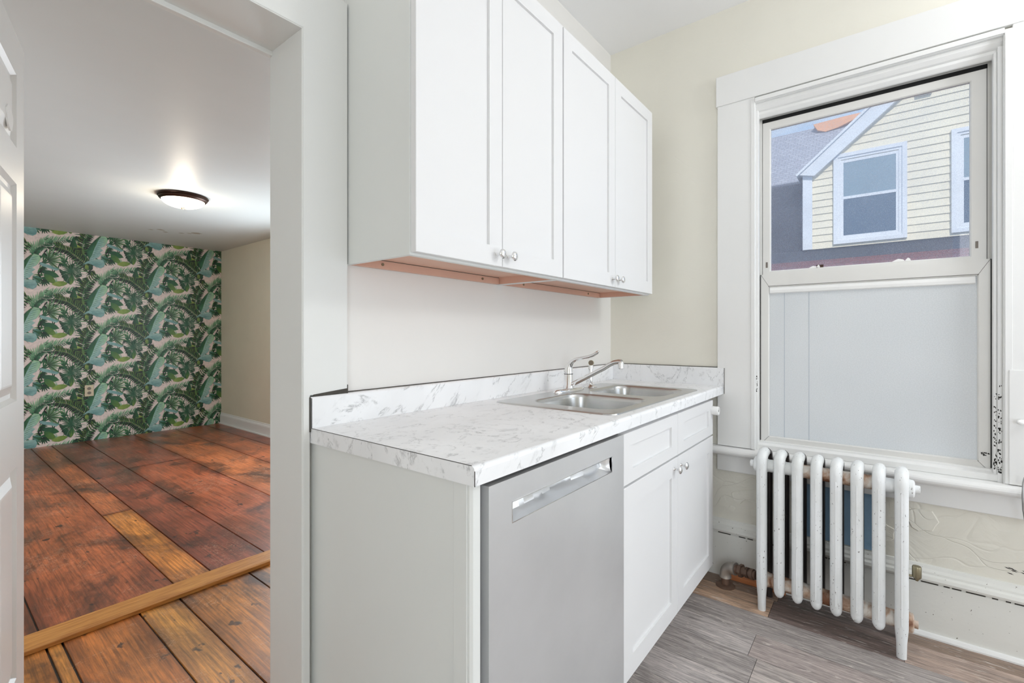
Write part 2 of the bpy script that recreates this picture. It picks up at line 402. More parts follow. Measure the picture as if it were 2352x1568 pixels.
# ------------------------------------------------------------------ mesh builder
class MB:
    def __init__(self):
        self.v = []; self.f = []; self.c = []
    def face(self, pts, cols=None):
        i = len(self.v); self.v += [tuple(p) for p in pts]
        self.f.append(tuple(range(i, i + len(pts)))); self.c.append(cols)
    def box(self, x0, x1, y0, y1, z0, z1, col=None):
        if x0 > x1: x0, x1 = x1, x0
        if y0 > y1: y0, y1 = y1, y0
        if z0 > z1: z0, z1 = z1, z0
        i = len(self.v)
        self.v += [(x, y, z) for z in (z0, z1) for y in (y0, y1) for x in (x0, x1)]
        for q in ((0, 2, 3, 1), (4, 5, 7, 6), (0, 1, 5, 4), (2, 6, 7, 3), (0, 4, 6, 2), (1, 3, 7, 5)):
            self.f.append(tuple(i + k for k in q)); self.c.append([col] * 4 if col else None)
        return self
    def prism(self, poly, axis, a, b):
        # poly: list of 2D points in the two other axes (in xyz order), extruded along axis from a to b
        def P(p, t):
            q = list(p); q.insert(axis, t); return tuple(q)
        i = len(self.v); k = len(poly)
        self.v += [P(p, a) for p in poly] + [P(p, b) for p in poly]
        self.f.append(tuple(i + j for j in range(k))); self.f.append(tuple(i + k + j for j in reversed(range(k))))
        self.c += [None, None]
        for j in range(k):
            self.f.append((i + j, i + (j + 1) % k, i + k + (j + 1) % k, i + k + j)); self.c.append(None)
        return self
    def loops(self, loops, cap0=True, cap1=True):
        k = len(loops[0]); base = len(self.v)
        for lp in loops: self.v += [tuple(p) for p in lp]
        for a in range(len(loops) - 1):
            for j in range(k):
                self.f.append((base + a * k + j, base + a * k + (j + 1) % k, base + (a + 1) * k + (j + 1) % k, base + (a + 1) * k + j)); self.c.append(None)
        if cap0: self.f.append(tuple(base + j for j in reversed(range(k)))); self.c.append(None)
        if cap1: self.f.append(tuple(base + (len(loops) - 1) * k + j for j in range(k))); self.c.append(None)
        return self
    def tube(self, pts, rad, seg=12, squash=None):
        pts = [Vector(p) for p in pts]
        if isinstance(rad, (int, float)): rad = [rad] * len(pts)
        lps = []; up = Vector((0, 0, 1)); prev = None
        for i, p in enumerate(pts):
            d = (pts[min(i + 1, len(pts) - 1)] - pts[max(i - 1, 0)]).normalized()
            if prev is None:
                a = d.cross(up)
                if a.length < 1e-3: a = d.cross(Vector((0, 1, 0)))
                a.normalize()
            else:
                a = (prev - d * prev.dot(d)).normalized()
            prev = a; b = d.cross(a).normalized()
            s = squash if squash else (1, 1)
            lps.append([p + a * (math.cos(t) * rad[i] * s[0]) + b * (math.sin(t) * rad[i] * s[1]) for t in [2 * math.pi * j / seg for j in range(seg)]])
        return self.loops(lps)
    def lathe(self, prof, center, axis='Z', seg=24):
        # prof: list (r, h) along axis
        lps = []
        A = {'Z': (Vector((1, 0, 0)), Vector((0, 1, 0)), Vector((0, 0, 1))),
             'X': (Vector((0, 1, 0)), Vector((0, 0, 1)), Vector((1, 0, 0))),
             'Y': (Vector((0, 0, 1)), Vector((1, 0, 0)), Vector((0, 1, 0)))}[axis] if isinstance(axis, str) else None
        if A is None:
            w = Vector(axis).normalized(); u = w.cross(Vector((0, 0, 1)))
            if u.length < 1e-3: u = Vector((1, 0, 0))
            u.normalize(); A = (u, w.cross(u), w)
        c = Vector(center)
        for r, h in prof:
            r = max(r, 1e-4)
            lps.append([c + A[0] * (r * math.cos(2 * math.pi * j / seg)) + A[1] * (r * math.sin(2 * math.pi * j / seg)) + A[2] * h for j in range(seg)])
        return self.loops(lps)
    def build(self, name, mat, parent=None, bevel=0, smooth=False, seg=2, fix=True):
        me = bpy.data.meshes.new(name)
        me.from_pydata(self.v, [], self.f)
        if any(c for c in self.c):
            at = me.color_attributes.new('Col', 'FLOAT_COLOR', 'CORNER')
            k = 0
            for fi, p in enumerate(me.polygons):
                cols = self.c[fi]
                for j in range(p.loop_total):
                    cc = cols[j] if cols else (1, 1, 1)
                    at.data[k].color = (cc[0], cc[1], cc[2], 1); k += 1
        me.update()
        if fix:
            bm = bmesh.new(); bm.from_mesh(me); bmesh.ops.recalc_face_normals(bm, faces=bm.faces); bm.to_mesh(me); bm.free()
        o = bpy.data.objects.new(name, me); COL.objects.link(o)
        if mat is not None: me.materials.append(mat)
        if parent is not None:
            o.parent = parent
            o.matrix_parent_inverse = parent.matrix_basis.inverted()
        if bevel:
            b = o.modifiers.new('bevel', 'BEVEL'); b.width = bevel; b.segments = seg; b.limit_method = 'ANGLE'; b.angle_limit = math.radians(40)
        if smooth:
            for p in me.polygons: p.use_smooth = True
            me.set_sharp_from_angle(angle=math.radians(42))
        return o

def box(*a): return MB().box(*a)

def empty(name, loc=(0, 0, 0), label=None, cat=None, group=None):
    o = bpy.data.objects.new(name, None); COL.objects.link(o); o.location = loc
    o.empty_display_size = 0.05
    tag(o, label, cat, group)
    return o
def tag(o, label=None, cat=None, group=None, kind=None):
    if label: o['label'] = label
    if cat: o['category'] = cat
    if group: o['group'] = group
    if kind: o['kind'] = kind
    return o
def struct(o, label=None):
    o['kind'] = 'structure'
    if label: o['label'] = label
    return o

# ================================================================== constants
YW = 1.195          # sink wall face
XW = 2.432          # window wall face
ZC = 2.735          # kitchen ceiling
YB = 1.330          # bedroom face of the doorway wall
XR = 2.525          # bedroom right wall
YF = 6.85           # wallpapered wall
ZB = 2.262          # bedroom ceiling
X0, Y0 = -1.70, -2.70
DX0, DX1, DZ = -0.06, 0.624, 1.955   # doorway

# ================================================================== shell
def planks(name, mat, xs, ys, z, colf, gap=0.003, base=None, label=None, worn=0):
    mb = MB()
    mb.box(xs[0] - .0, xs[-1], ys[0][0], ys[0][-1], z - 0.06, z - 0.008, (0.012, 0.009, 0.007))
    for i in range(len(xs) - 1):
        yy = ys[i % len(ys)] if len(ys) > 1 else ys[0]
        for j in range(len(yy) - 1):
            c = colf(i, j, (xs[i] + xs[i + 1]) / 2, (yy[j] + yy[j + 1]) / 2)
            xa, xb, ya, yb = xs[i] + gap / 2, xs[i + 1] - gap / 2, yy[j] + gap / 2, yy[j + 1] - gap / 2
            mb.box(xa, xb, ya, yb, z - 0.02, z - (.0006 if worn else 0), c)
            if worn:
                w_ = xb - xa; e1 = min(.07, w_ * .3)
                us = [(xa, worn), (xa + e1, 1.0), (xb - e1, 1.0), (xb, worn)]
                nseg = max(2, int((yb - ya) / .22)); q_ = random.Random(int(xa * 1000) + j)
                vs = [ya, ya + .05] + [ya + .05 + (yb - ya - .10) * k / nseg for k in range(1, nseg)] + [yb - .05, yb]
                jit = [[q_.uniform(.0, 1.0) for _ in vs] for _ in range(4)]
                def cc(a, b):
                    m = us[a][1]
                    if m < 1: m = m + (1 - m) * .75 * jit[a][b]
                    else: m = .86 + .28 * jit[a][b]
                    if b in (0, len(vs) - 1): m *= worn + .15
                    return tuple(v * (m if t == 0 else m ** 1.25) for t, v in enumerate(c))
                for a in range(3):
                    for b in range(len(vs) - 1):
                        mb.face([(us[a][0], vs[b], z), (us[a + 1][0], vs[b], z), (us[a + 1][0], vs[b + 1], z), (us[a][0], vs[b + 1], z)], [cc(a, b), cc(a + 1, b), cc(a + 1, b + 1), cc(a, b + 1)])
    o = mb.build(name, mat)
    struct(o, label)
    return o

# kitchen floor: grey planks running along the window wall
rnd = random.Random(4)
kx = [2.47 - .151 * k for k in range(29)][::-1]
kx = [x for x in kx if x > X0 - .2]
kx[-1] = XW + .1
ky = []
for i in range(len(kx) - 1):
    if i == len(kx) - 2: ky.append([Y0, -1.3, -0.07, 0.35, YW + .05])
    elif i == len(kx) - 3: ky.append([Y0, -1.6, -0.07, 0.362, YW + .05])
    else:
        s = rnd.uniform(-1.9, -0.7)
        ky.append([Y0, s, min(s + 1.22, 1.0), YW + .05])
greys = [(168, 158, 154), (156, 148, 144), (174, 164, 158), (150, 141, 138), (172, 164, 160), (162, 150, 145)]
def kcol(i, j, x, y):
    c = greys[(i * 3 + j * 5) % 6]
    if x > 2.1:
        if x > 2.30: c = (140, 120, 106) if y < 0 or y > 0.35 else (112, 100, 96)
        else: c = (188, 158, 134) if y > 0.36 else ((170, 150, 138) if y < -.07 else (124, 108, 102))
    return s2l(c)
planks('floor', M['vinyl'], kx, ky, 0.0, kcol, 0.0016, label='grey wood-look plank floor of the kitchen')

# bedroom floor: wide old pine boards
bx = [-1.3, -0.95, -0.62, -0.33, -0.02, 0.308, 0.755, 0.908, 1.165, 1.600, 2.010, 2.33, XR + .05]
def bcol(i, j, x, y):
    if .755 < x < .908 and y < 3.9: return s2l((216, 134, 58))
    pal = [(180, 96, 56), (166, 84, 50), (156, 78, 50), (190, 106, 60), (148, 74, 48)]
    c = pal[(i * 2 + j) % 5]
    return s2l(c)
bys = [[2.50, YF + .02]] * (len(bx) - 1)
bys[6] = [2.50, 3.92, YF + .02]; bys[8] = [2.50, 5.15, YF + .02]; bys[3] = [2.5, 4.4, YF + .02]
planks('floor_bedroom', M['oldwood'], bx, bys, 0.0, bcol, 0.007, worn=.42, label='wide red-brown varnished pine boards of the far room')
hx = [-1.3, -0.9, -0.5, -0.15, 0.309, 0.352, 0.587, 0.729, 1.016, 1.4, 1.8, 2.2, XR + .05]
def hcol(i, j, x, y):
    pal = [(226, 150, 66), (212, 134, 58), (236, 162, 76), (204, 122, 54)]
    return s2l(pal[(i * 3) % 4])
planks('floor_hall', M['oldwood'], hx, [[1.245, 2.50]], 0.0, hcol, 0.008, worn=.5, label='orange pine boards between doorway and threshold strip')

# threshold strip
th = MB().prism([(2.425, 0), (2.425, 0.017), (2.437, 0.022), (2.545, 0.022), (2.556, 0.014), (2.556, 0)], 0, DX0 - 1.1, XR)
o = th.build('trim_1', M['threshold'], None, 0.002); struct(o, 'orange wooden threshold strip across the far room floor')

# sink wall with the doorway in it
mb = MB()
mb.box(DX1, XW + .12, YW, YB, -0.02, ZC)
mb.box(X0, DX0, YW, YB, -0.02, ZC)
mb.box(DX0, DX1, YW, YB, DZ, ZC)
struct(mb.build('wall_back', M['offwhite_wall']), 'off-white wall behind the sink counter with the doorway')
# doorway lining
mb = MB()
mb.box(DX1 - .002, DX1 + .010, YW - .02, YB + .02, 0, DZ + .012)
mb.box(DX0 - .012, DX0 + .002, YW - .02, YB + .02, 0, DZ + .012)
mb.box(DX0, DX1, YW - .021, YB + .021, DZ - .005, DZ + .014)
mb.box(DX0, DX1, YB + .005, YB + .022, DZ - .018, DZ - .004)
frame = mb.build('door_frame', M['casing'], None, 0.002)
struct(frame, 'white painted doorway lining')
# doorway casing on the kitchen side (notched over the worktop)
mb = MB()
mb.prism([(DX1, 0), (DX1 + .019, 0), (DX1 + .019, 1.0), (0.753, 1.0), (0.753, DZ + .13), (DX0 - .13, DZ + .13), (DX0 - .13, 0), (DX0, 0), (DX0, DZ - .003), (DX1, DZ - .003)], 1, 1.172, YW + .002)
struct(mb.build('trim_2', M['casing'], None, 0.0025), 'wide flat white doorway casing beside the cabinets')
mb = MB().prism([(0.652, .997), (0.652, 1.002), (0.70, 1.006), (0.752, 1.010), (0.752, .997)], 1, 1.1705, 1.1725).box(.7515, .7535, 1.171, 1.19, .99, 1.02).box(.6405, .6435, 1.1700, 1.1715, .905, .996)
struct(mb.build('trim_3', M['darkline']), 'dark gap where the casing meets the backsplash')

# window wall with two openings
WY0, WY1, WZ0, WZ1 = -0.351, 0.455, 0.618, 2.235
S0, S1 = -1.60, -0.68
mb = MB()
TX = XW + .14
for (y0, y1, z0, z1) in ((WY1, YW + .001, -.02, ZC), (S1, WY0, -.02, ZC), (Y0, S0, -.02, ZC), (WY0, WY1, -.02, WZ0), (WY0, WY1, WZ1, ZC), (S0, S1, -.02, WZ0), (S0, S1, WZ1, ZC)):
    mb.box(XW, TX, y0, y1, z0, z1)
struct(mb.build('wall_right', M['plaster']), 'cream plaster wall with the window')
# walls behind the camera
mb = MB()
mb.box(X0 - .1, X0, Y0, -2.0, -.02, ZC).box(X0 - .1, X0, -0.6, YW, -.02, ZC).box(X0 - .1, X0, -2.0, -.6, -.02, .6).box(X0 - .1, X0, -2.0, -.6, 2.3, ZC)
struct(mb.build('wall_left', M['cream']), 'kitchen wall on the camera side')
mb = MB()
mb.box(X0 - .1, 0.75, Y0 - .1, Y0, -.02, ZC).box(2.35, TX, Y0 - .1, Y0, -.02, ZC).box(.75, 2.35, Y0 - .1, Y0, -.02, .08).box(.75, 2.35, Y0 - .1, Y0, 2.05, ZC)
struct(mb.build('wall_front', M['cream']), 'kitchen wall behind the camera')
struct(MB().box(X0 - .1, TX, Y0 - .1, YW + .001, ZC, ZC + .1).build('ceiling', M['ceiling']), 'white kitchen ceiling')

# bedroom shell
struct(MB().box(-1.4, XR + .12, YF, YF + .1, -.02, ZB).build('wall_far', M['beige']), 'far wall under the leaf wallpaper')
mb = MB()
mb.box(XR, XR + .12, YB, 3.7, -.02, ZB).box(XR, XR + .12, 4.8, YF, -.02, ZB).box(XR, XR + .12, 3.7, 4.8, -.02, .65).box(XR, XR + .12, 3.7, 4.8, 1.8, ZB)
struct(mb.build('wall_far_right', M['beige']), 'beige right wall of the far room')
struct(MB().box(-1.4, -1.3, YB, YF, -.02, ZB).build('wall_far_left', M['beige']), 'left wall of the far room')
struct(MB().box(-1.4, XR + .12, YB, YF + .1, ZB, ZB + .1).build('ceiling_bedroom', M['ceiling2']), 'grey-white ceiling of the far room')
# blocking wall above bedroom toward doorway wall
mb = MB()
prof = [(0, 0), (-.016, 0), (-.016, .105), (-.012, .118), (-.006, .125), (-.004, .14), (0, .142)]
mb.prism([(XR + a, z) for a, z in prof], 1, 4.8, YF)
struct(mb.build('baseboard_far_right', M['trim'], None), 'white baseboard along the beige wall of the far room')
mb = MB().box(XR - .03, XR - .016, 4.8, YF, 0, .012)
struct(mb.build('trim_4', M['trim']), 'shoe strip under the far room baseboard')
# scraped patches on far room ceiling
mb = MB(); rr = random.Random(8)
for (x, y, s) in ((1.62, 5.93, .05), (1.68, 6.02, .035), (1.80, 5.95, .03), (1.90, 5.83, .07), (1.86, 5.9, .03), (1.55, 6.0, .03)):
    n_ = 9
    mb.face([(x + s * rr.uniform(.5, 1.2) * math.cos(6.283 * k / n_), y + .6 * s * rr.uniform(.5, 1.2) * math.sin(6.283 * k / n_), ZB - .001) for k in range(n_)])
struct(mb.build('trim_5', paint('scraped_ceiling', (172, 166, 152), .8, .15, .2)), 'scraped patches on the far room ceiling')

# ================================================================== wallpaper
def wallpaper():
    L = []
    rr = random.Random(11)
    def cl(c, k=1.0): return tuple(max(0, v * k) for v in s2l(c))
    def poly(pts, cols): L.append((pts, cols))
    def leaf(x, y, ang, ln, wd, c0, c1, bend=0.0):
        ca, sa = math.cos(ang), math.sin(ang)
        def P(t, s):
            u = t * ln; w = s * wd + bend * ln * t * t
            return (x + u * ca - w * sa, y + u * sa + w * ca)
        prof = [(0, .12), (.25, .42), (.55, .5), (.8, .3), (1, 0)]
        top = [P(t, s) for t, s in prof]; bot = [P(t, -s) for t, s in prof[-2::-1]]
        m = lambda t: tuple(c0[k] * (1 - t) + c1[k] * t for k in range(3))
        cols = [m(t) for t, s in prof] + [m(t) for t, s in prof[-2::-1]]
        poly(top + bot, cols)
    def along(path, t):
        n_ = len(path) - 1; s = min(t * n_, n_ - 1e-6); i = int(s); f = s - i
        a, b = path[i], path[i + 1]
        return (a[0] + (b[0] - a[0]) * f, a[1] + (b[1] - a[1]) * f, math.atan2(b[1] - a[1], b[0] - a[0]))
    def frond(path, n_, lf, wd, spread, cu, cd, shadow=None, sides=(1, -1)):
        n_ = int(n_ * 1.35); wd = wd * .72
        for k in range(n_):
            t = (k + .5) / n_
            x, y, a = along(path, t)
            for sd in sides:
                ln = lf(t, sd) * rr.uniform(.85, 1.12); an = a + sd * spread * rr.uniform(.85, 1.12)
                c = cu if sd > 0 else cd
                if shadow: leaf(x + 5, y + 8, an, ln * .95, wd * 1.1, shadow, shadow, .1 * sd)
                v = rr.uniform(.75, 1.25)
                leaf(x, y, an, ln, wd * rr.uniform(.8, 1.2), tuple(q * v for q in c[0]), tuple(q * v for q in c[1]), -.12 * sd)
        for a_, b_ in zip(path[:-1], path[1:]):
            d = math.hypot(b_[0] - a_[0], b_[1] - a_[1]); ang = math.atan2(b_[1] - a_[1], b_[0] - a_[0])
            nx, ny = -math.sin(ang) * 3, math.cos(ang) * 3
            poly([(a_[0] + nx, a_[1] + ny), (b_[0] + nx, b_[1] + ny), (b_[0] - nx, b_[1] - ny), (a_[0] - nx, a_[1] - ny)], [cu[1]] * 4)
    dk = cl((22, 48, 34)); blk = cl((16, 30, 28)); g1 = cl((44, 98, 56)); g2 = cl((86, 138, 78)); ol = cl((104, 134, 56)); lo = cl((140, 160, 78))
    pg = cl((150, 190, 150)); te = cl((130, 168, 164)); td = cl((92, 138, 134)); te2 = cl((156, 188, 178)); gd = cl((34, 82, 58)); gm = cl((62, 120, 84))
    # background sprigs
    wg = cl((150, 178, 148)); wg2 = cl((112, 152, 118))
    for q in range(64):
        x = 330 + rr.random() * 700; y = 130 + rr.random() * 590
        a = rr.uniform(0, 6.28); pick = rr.random()
        c0, c1 = ((blk, gd) if pick < .3 else (gd, g1) if pick < .55 else (g1, g2) if pick < .75 else (wg2, wg))
        for k in range(rr.choice((2, 3, 5))):
            leaf(x, y, a + (k - 1.5) * .3, rr.uniform(55, 115), rr.uniform(9, 20), c0, c1, rr.uniform(-.2, .2))
    for (x, y, a) in ((690, 560, 1.2), (610, 540, .9), (940, 400, .4), (1090, 350, 2.2), (500, 700, 1.9), (780, 700, 2.6), (1020, 640, 1.3), (660, 440, .5), (1140, 530, 2.0), (430, 330, 2.5)):
        for k in range(6):
            leaf(x, y, a + (k - 2.5) * .32, rr.uniform(60, 95), 16, blk, g1 if k % 2 else gd)
    # light frond with long streaky upper leaflets
    frond([(585, 290), (620, 225), (700, 165), (820, 125), (985, 92)], 24, lambda t, s: (120 - 60 * t) if s < 0 else (80 - 35 * t), 17, 1.0, (dk, gm), (gm, pg))
    # dark outer leaf and yellow green patch
    poly([(300, 300), (255, 420), (290, 500), (370, 560), (460, 575), (420, 520), (350, 480), (330, 400)], [gd, dk, gd, dk, gd, g1, gd, g1])
    poly([(335, 400), (330, 460), (360, 505), (415, 515), (425, 470), (390, 440), (365, 400)], [lo, lo, ol, lo, lo, ol, lo])
    # upright dark fern
    frond([(400, 515), (385, 430), (410, 330), (450, 250), (545, 150)], 15, lambda t, s: 105 - 40 * t, 17, 1.35, (g1, g2), (dk, ol), shadow=blk)
    # arching fern
    frond([(1180, 425), (1110, 360), (1020, 280), (930, 215), (810, 180)], 17, lambda t, s: 95 - 35 * t, 18, 1.1, (g1, ol), (dk, g2), shadow=blk)
    # broad leaves
    leaf(690, 470, .35, 170, 75, gd, g1); leaf(700, 500, .75, 160, 70, g1, ol); leaf(880, 480, 1.0, 160, 60, dk, gd)
    leaf(930, 600, 3.05, 160, 62, ol, lo); leaf(980, 500, 1.7, 120, 55, g1, ol); leaf(850, 440, .9, 120, 40, dk, gd)
    # small fan
    for k in range(11):
        leaf(740, 345, -1.7 + k * .27, rr.uniform(110, 165), 18, dk, g2 if k % 2 else pg)
    # fan palm
    for k in range(26):
        a = -math.pi + k * 2 * math.pi / 26
        c = wg if -1.0 < a < .6 else (g1 if k % 3 else wg2)
        leaf(970, 460, a, (160 if a > -2.2 and a < 2.2 else 115) * rr.uniform(.85, 1.1), 9, gd, c)
    # teal strap leaf
    poly([(655, 365), (700, 380), (760, 400), (850, 440), (820, 462), (760, 435), (690, 415), (660, 395)], [td, te, te, td, te2, te, td, te])
    # banana leaf: dark half and pale torn half
    poly([(460, 570), (430, 480), (470, 400), (530, 330), (590, 275), (560, 340), (520, 430), (490, 520)], [gd, gd, g1, gd, g1, gm, g1, gm])
    poly([(460, 570), (490, 520), (520, 430), (560, 340), (600, 275), (650, 290), (668, 330), (650, 370), (625, 405), (585, 430), (615, 450), (580, 480), (600, 500), (560, 540), (500, 570)],
         [te, te2, te2, te, pg, pg, pg, pg, te, te2, te2, te, te2, te, te])
    for k in range(9):
        t = k / 9
        x = 480 + 110 * t; y = 545 - 250 * t
        leaf(x, y, -.45 + .2 * t, 85, 6, gm, te)
    # small dark cluster
    for k in range(4): leaf(590, 520 + k * 12, .35 + k * .18, 110, 20, gd if k % 2 else td, g1)
    for (x, y) in ((640, 500), (700, 260), (1150, 470)):
        leaf(x, y, -.9, 55, 16, blk, blk); leaf(x, y, .9, 50, 13, blk, blk)
    # round teal leaf
    poly([(385, 635), (430, 600), (480, 570), (560, 560), (615, 570), (635, 610), (622, 650), (590, 670), (540, 655), (500, 635), (450, 615)], [td, te, te, te2, te, te, td, te, te, td, te])
    for k in range(4): leaf(480, 590, .1 + k * .25, 120, 4, td, td)
    leaf(420, 640, 1.0, 70, 45, lo, g1); leaf(470, 640, 1.3, 60, 50, gd, dk)
    return L

def build_wallpaper():
    L = wallpaper()
    mb = MB()
    xa, xb, za, zb = -0.9, XR, 0.0, ZB
    bgc = s2l((222, 206, 198))
    yb_ = YF - .002
    mb.face([(xa, yb_, za), (xb, yb_, za), (xb, yb_, zb), (xa, yb_, zb)], [bgc] * 4)
    def clip(pts, cols, ax, lim, sign):
        out = []; oc = []
        k = len(pts)
        for i in range(k):
            p, q = pts[i], pts[(i + 1) % k]; cp, cq = cols[i], cols[(i + 1) % k]
            ip = (p[ax] - lim) * sign >= 0; iq = (q[ax] - lim) * sign >= 0
            if ip: out.append(p); oc.append(cp)
            if ip != iq:
                t = (lim - p[ax]) / (q[ax] - p[ax])
                out.append(tuple(p[j] + (q[j] - p[j]) * t for j in range(2))); oc.append(tuple(cp[j] + (cq[j] - cp[j]) * t for j in range(3)))
        return out, oc
    for ci in range(-4, 5):
        ox = 1.285 + .537 * ci
        for cj in range(-2, 7):
            oz = 0.325 + .547 * cj + (0.2735 if ci % 2 else 0.0)
            for idx, (pts, cols) in enumerate(L):
                P = [(ox + (x - 560) / 1300, oz - ((y - 600) - .059 * (x - 560)) / 1078) for x, y in pts]
                if max(p[0] for p in P) < xa or min(p[0] for p in P) > xb or max(p[1] for p in P) < za or min(p[1] for p in P) > zb: continue
                C = cols
                for ax, lim, sg in ((0, xa, 1), (0, xb, -1), (1, za, 1), (1, zb, -1)):
                    if len(P) < 3: break
                    if all((p[ax] - lim) * sg >= 0 for p in P): continue
                    P, C = clip(P, C, ax, lim, sg)
                if len(P) < 3: continue
                y = yb_ - .000008 * (idx + 1)
                mb.face([(p[0], y, p[1]) for p in P], C)
    o = mb.build('wall_covering', M['wallpaper'], None, fix=False)
    struct(o, 'tropical palm leaf wallpaper on the far wall')
build_wallpaper()

# ================================================================== panelled door standing open into the far room
def panel_door():
    # local x = along the door from its free edge back to the hinge, local y = out of the visible face
    WD, HD, TD = .735, 1.996, .035
    root = empty('door_1', (.207, 2.0, 0)); root['kind'] = 'structure'; root['label'] = 'white six-panel door standing open at the left edge, hole in its top panel'
    cols_ = ((.10, .32), (.415, .635))
    rows = ((.20, .79), (.975, 1.58), (1.682, 1.886))
    mb = MB()
    # stiles and rails as one leaf with recesses
    xs = [0, .10, .32, .415, .635, WD]; zs = [0.012, .20, .79, .975, 1.58, 1.682, 1.886, HD]
    for i in range(5):
        for j in range(7):
            hole = (i in (1, 3)) and (j in (1, 3, 5))
            if not hole: mb.box(xs[i], xs[i + 1], -TD, 0, zs[j], zs[j + 1])
            else: mb.box(xs[i], xs[i + 1], -TD, -.011, zs[j], zs[j + 1])
    leafo = mb.build('door_leaf', M['trim'], root)
    for (a, b) in cols_:
        for (c, d) in rows:
            q = MB()
            def ring(o_, y): return [(a + o_, y, c + o_), (b - o_, y, c + o_), (b - o_, y, d - o_), (a + o_, y, d - o_)]
            q.loops([ring(0, -.0005), ring(.010, -.010), ring(.022, -.010), ring(.045, -.002), ring(.05, -.0015)], False, True)
            q.build('door_panel', M['trim'], root)
    # hole punched in the top panel
    k = [(.185 + .036 * math.cos(t) * (1 + .12 * math.sin(3 * t)), 1.735 + .030 * math.sin(t) * (1 + .2 * math.sin(2 * t))) for t in [6.283 * j / 14 for j in range(14)]]
    q = MB(); q.loops([[(a_, -.003, b_) for a_, b_ in k], [(a_, .0012, b_) for a_, b_ in k]]); q.build('patched_hole', M['plastic'], root)
    ang = math.atan2(-.970, -.2425)
    root.rotation_euler = (0, 0, ang)
    for ch in root.children: ch.matrix_parent_inverse = Matrix.Identity(4)
    return root
panel_door()

# ================================================================== ceiling light in the far room
lt = empty('ceiling_light', (1.335, 4.36, ZB), 'round flush ceiling light with dark bronze ring and glowing glass bowl', 'light')
cx_, cy_ = 1.335, 4.36
MB().lathe([(.0, 0), (.168, 0), (.172, -.006), (.170, -.013), (.160, -.018), (.162, -.026), (.152, -.036), (.145, -.04), (.146, -.03), (.0, -.03)][::-1], (cx_, cy_, ZB), 'Z', 48).build('metal_ring', M['bronze'], lt, smooth=True)
MB().lathe([(.143 * math.cos(a), -.036 - .058 * math.sin(a)) for a in [math.pi / 2 * k / 12 for k in range(13)]], (cx_, cy_, ZB), 'Z', 48).build('glass_bowl', M['lampglass'], lt, smooth=True)
MB().lathe([(.004, -.088), (.018, -.094), (.017, -.098), (.010, -.104), (.0, -.106)], (cx_, cy_, ZB), 'Z', 20).build('finial', M['brass'], lt, smooth=True)
def plight(name, loc, e, color, r):
    d = bpy.data.lights.new(name, 'POINT'); d.energy = e; d.color = color; d.shadow_soft_size = r
    o = bpy.data.objects.new(name, d); COL.objects.link(o); o.location = loc; o['kind'] = 'helper'; return o
plight('ceiling_light_bulb', (cx_, cy_, ZB - .19), 5, (1.0, .86, .68), .05)

# outlet on the wallpapered wall
ol = empty('wall_outlet', (1.208, YF - .012, .49), 'almond electrical outlet plate on the leaf wallpaper', 'outlet')
box(1.170, 1.246, YF - .016, YF - .0095, .488, .610).build('cover_plate', M['almond'], ol, .003)
for z in (.525, .573):
    MB().lathe([(.016, 0), (.016, .003), (.0, .003)], (1.208, YF - .0165, z), (0, -1, 0), 16).build('socket', paint('outlet_grey', (120, 112, 100), .5, .1, 0), ol)

# ================================================================== worktop
ct = empty('countertop', (.645, .592, .876), 'grey-veined white marble-look laminate worktop with backsplash', 'worktop')
CX0, CX1, CY0 = .645, XW - .003, .592
HX0, HX1, HY0, HY1 = 1.345, 2.128, .660, 1.012
mb = MB()
prof = [(CY0, .876), (CY0, .904)] + [(CY0 + .010 - .010 * math.cos(a), .904 + .010 * math.sin(a)) for a in [math.pi / 2 * k / 5 for k in range(1, 6)]] + [(HY0, .914), (HY0, .896), (CY0 + .03, .896), (CY0 + .03, .876)]
mb.prism(prof, 0, CX0, CX1)
mb.box(CX0, HX0, HY0, YW - .001, .896, .914).box(HX1, CX1, HY0, YW - .001, .896, .914).box(HX0, HX1, HY1, YW - .001, .896, .914)
# left end drops to full thickness
mb.box(CX0, CX0 + .018, CY0 + .03, YW - .005, .876, .896)
mb.build('worktop_slab', M['marble'], ct)
bs = MB()
bs.prism([(1.168, .9142), (1.168, .992), (1.171, .996), (YW - .001, .996), (YW - .001, .9142)], 0, CX0, XW - .025)
bs.build('backsplash', M['marble'], ct)
bs = MB()
bs.prism([(XW - .024, .9142), (XW - .024, .997), (XW - .021, 1.0), (XW - .003, 1.0), (XW - .003, .9142)], 1, .589, YW - .002)
bs.build('side_splash', M['marble'], ct)
mb = MB()
mb.box(CX0 - .0006, CX0 + .0008, CY0 + .008, 1.168, .9138, .9148)
mb.box(CX0 - .0006, CX0 + .0006, CY0 - .0006, CY0 + .0006, .876, .905)
mb.box(CX0 - .0006, CX0 + .0008, 1.1672, 1.1684, .9142, .993)
mb.box(CX0 + .12, 2.40, YW - .004, YW - .0005, .996, .9985)
mb.box(XW - .006, XW - .001, .5885, 1.17, 1.0, 1.003)
mb.box(XW - .025, XW - .003, .5875, .589, .876, 1.0)
mb.build('edge_seam', M['darkline'], ct)

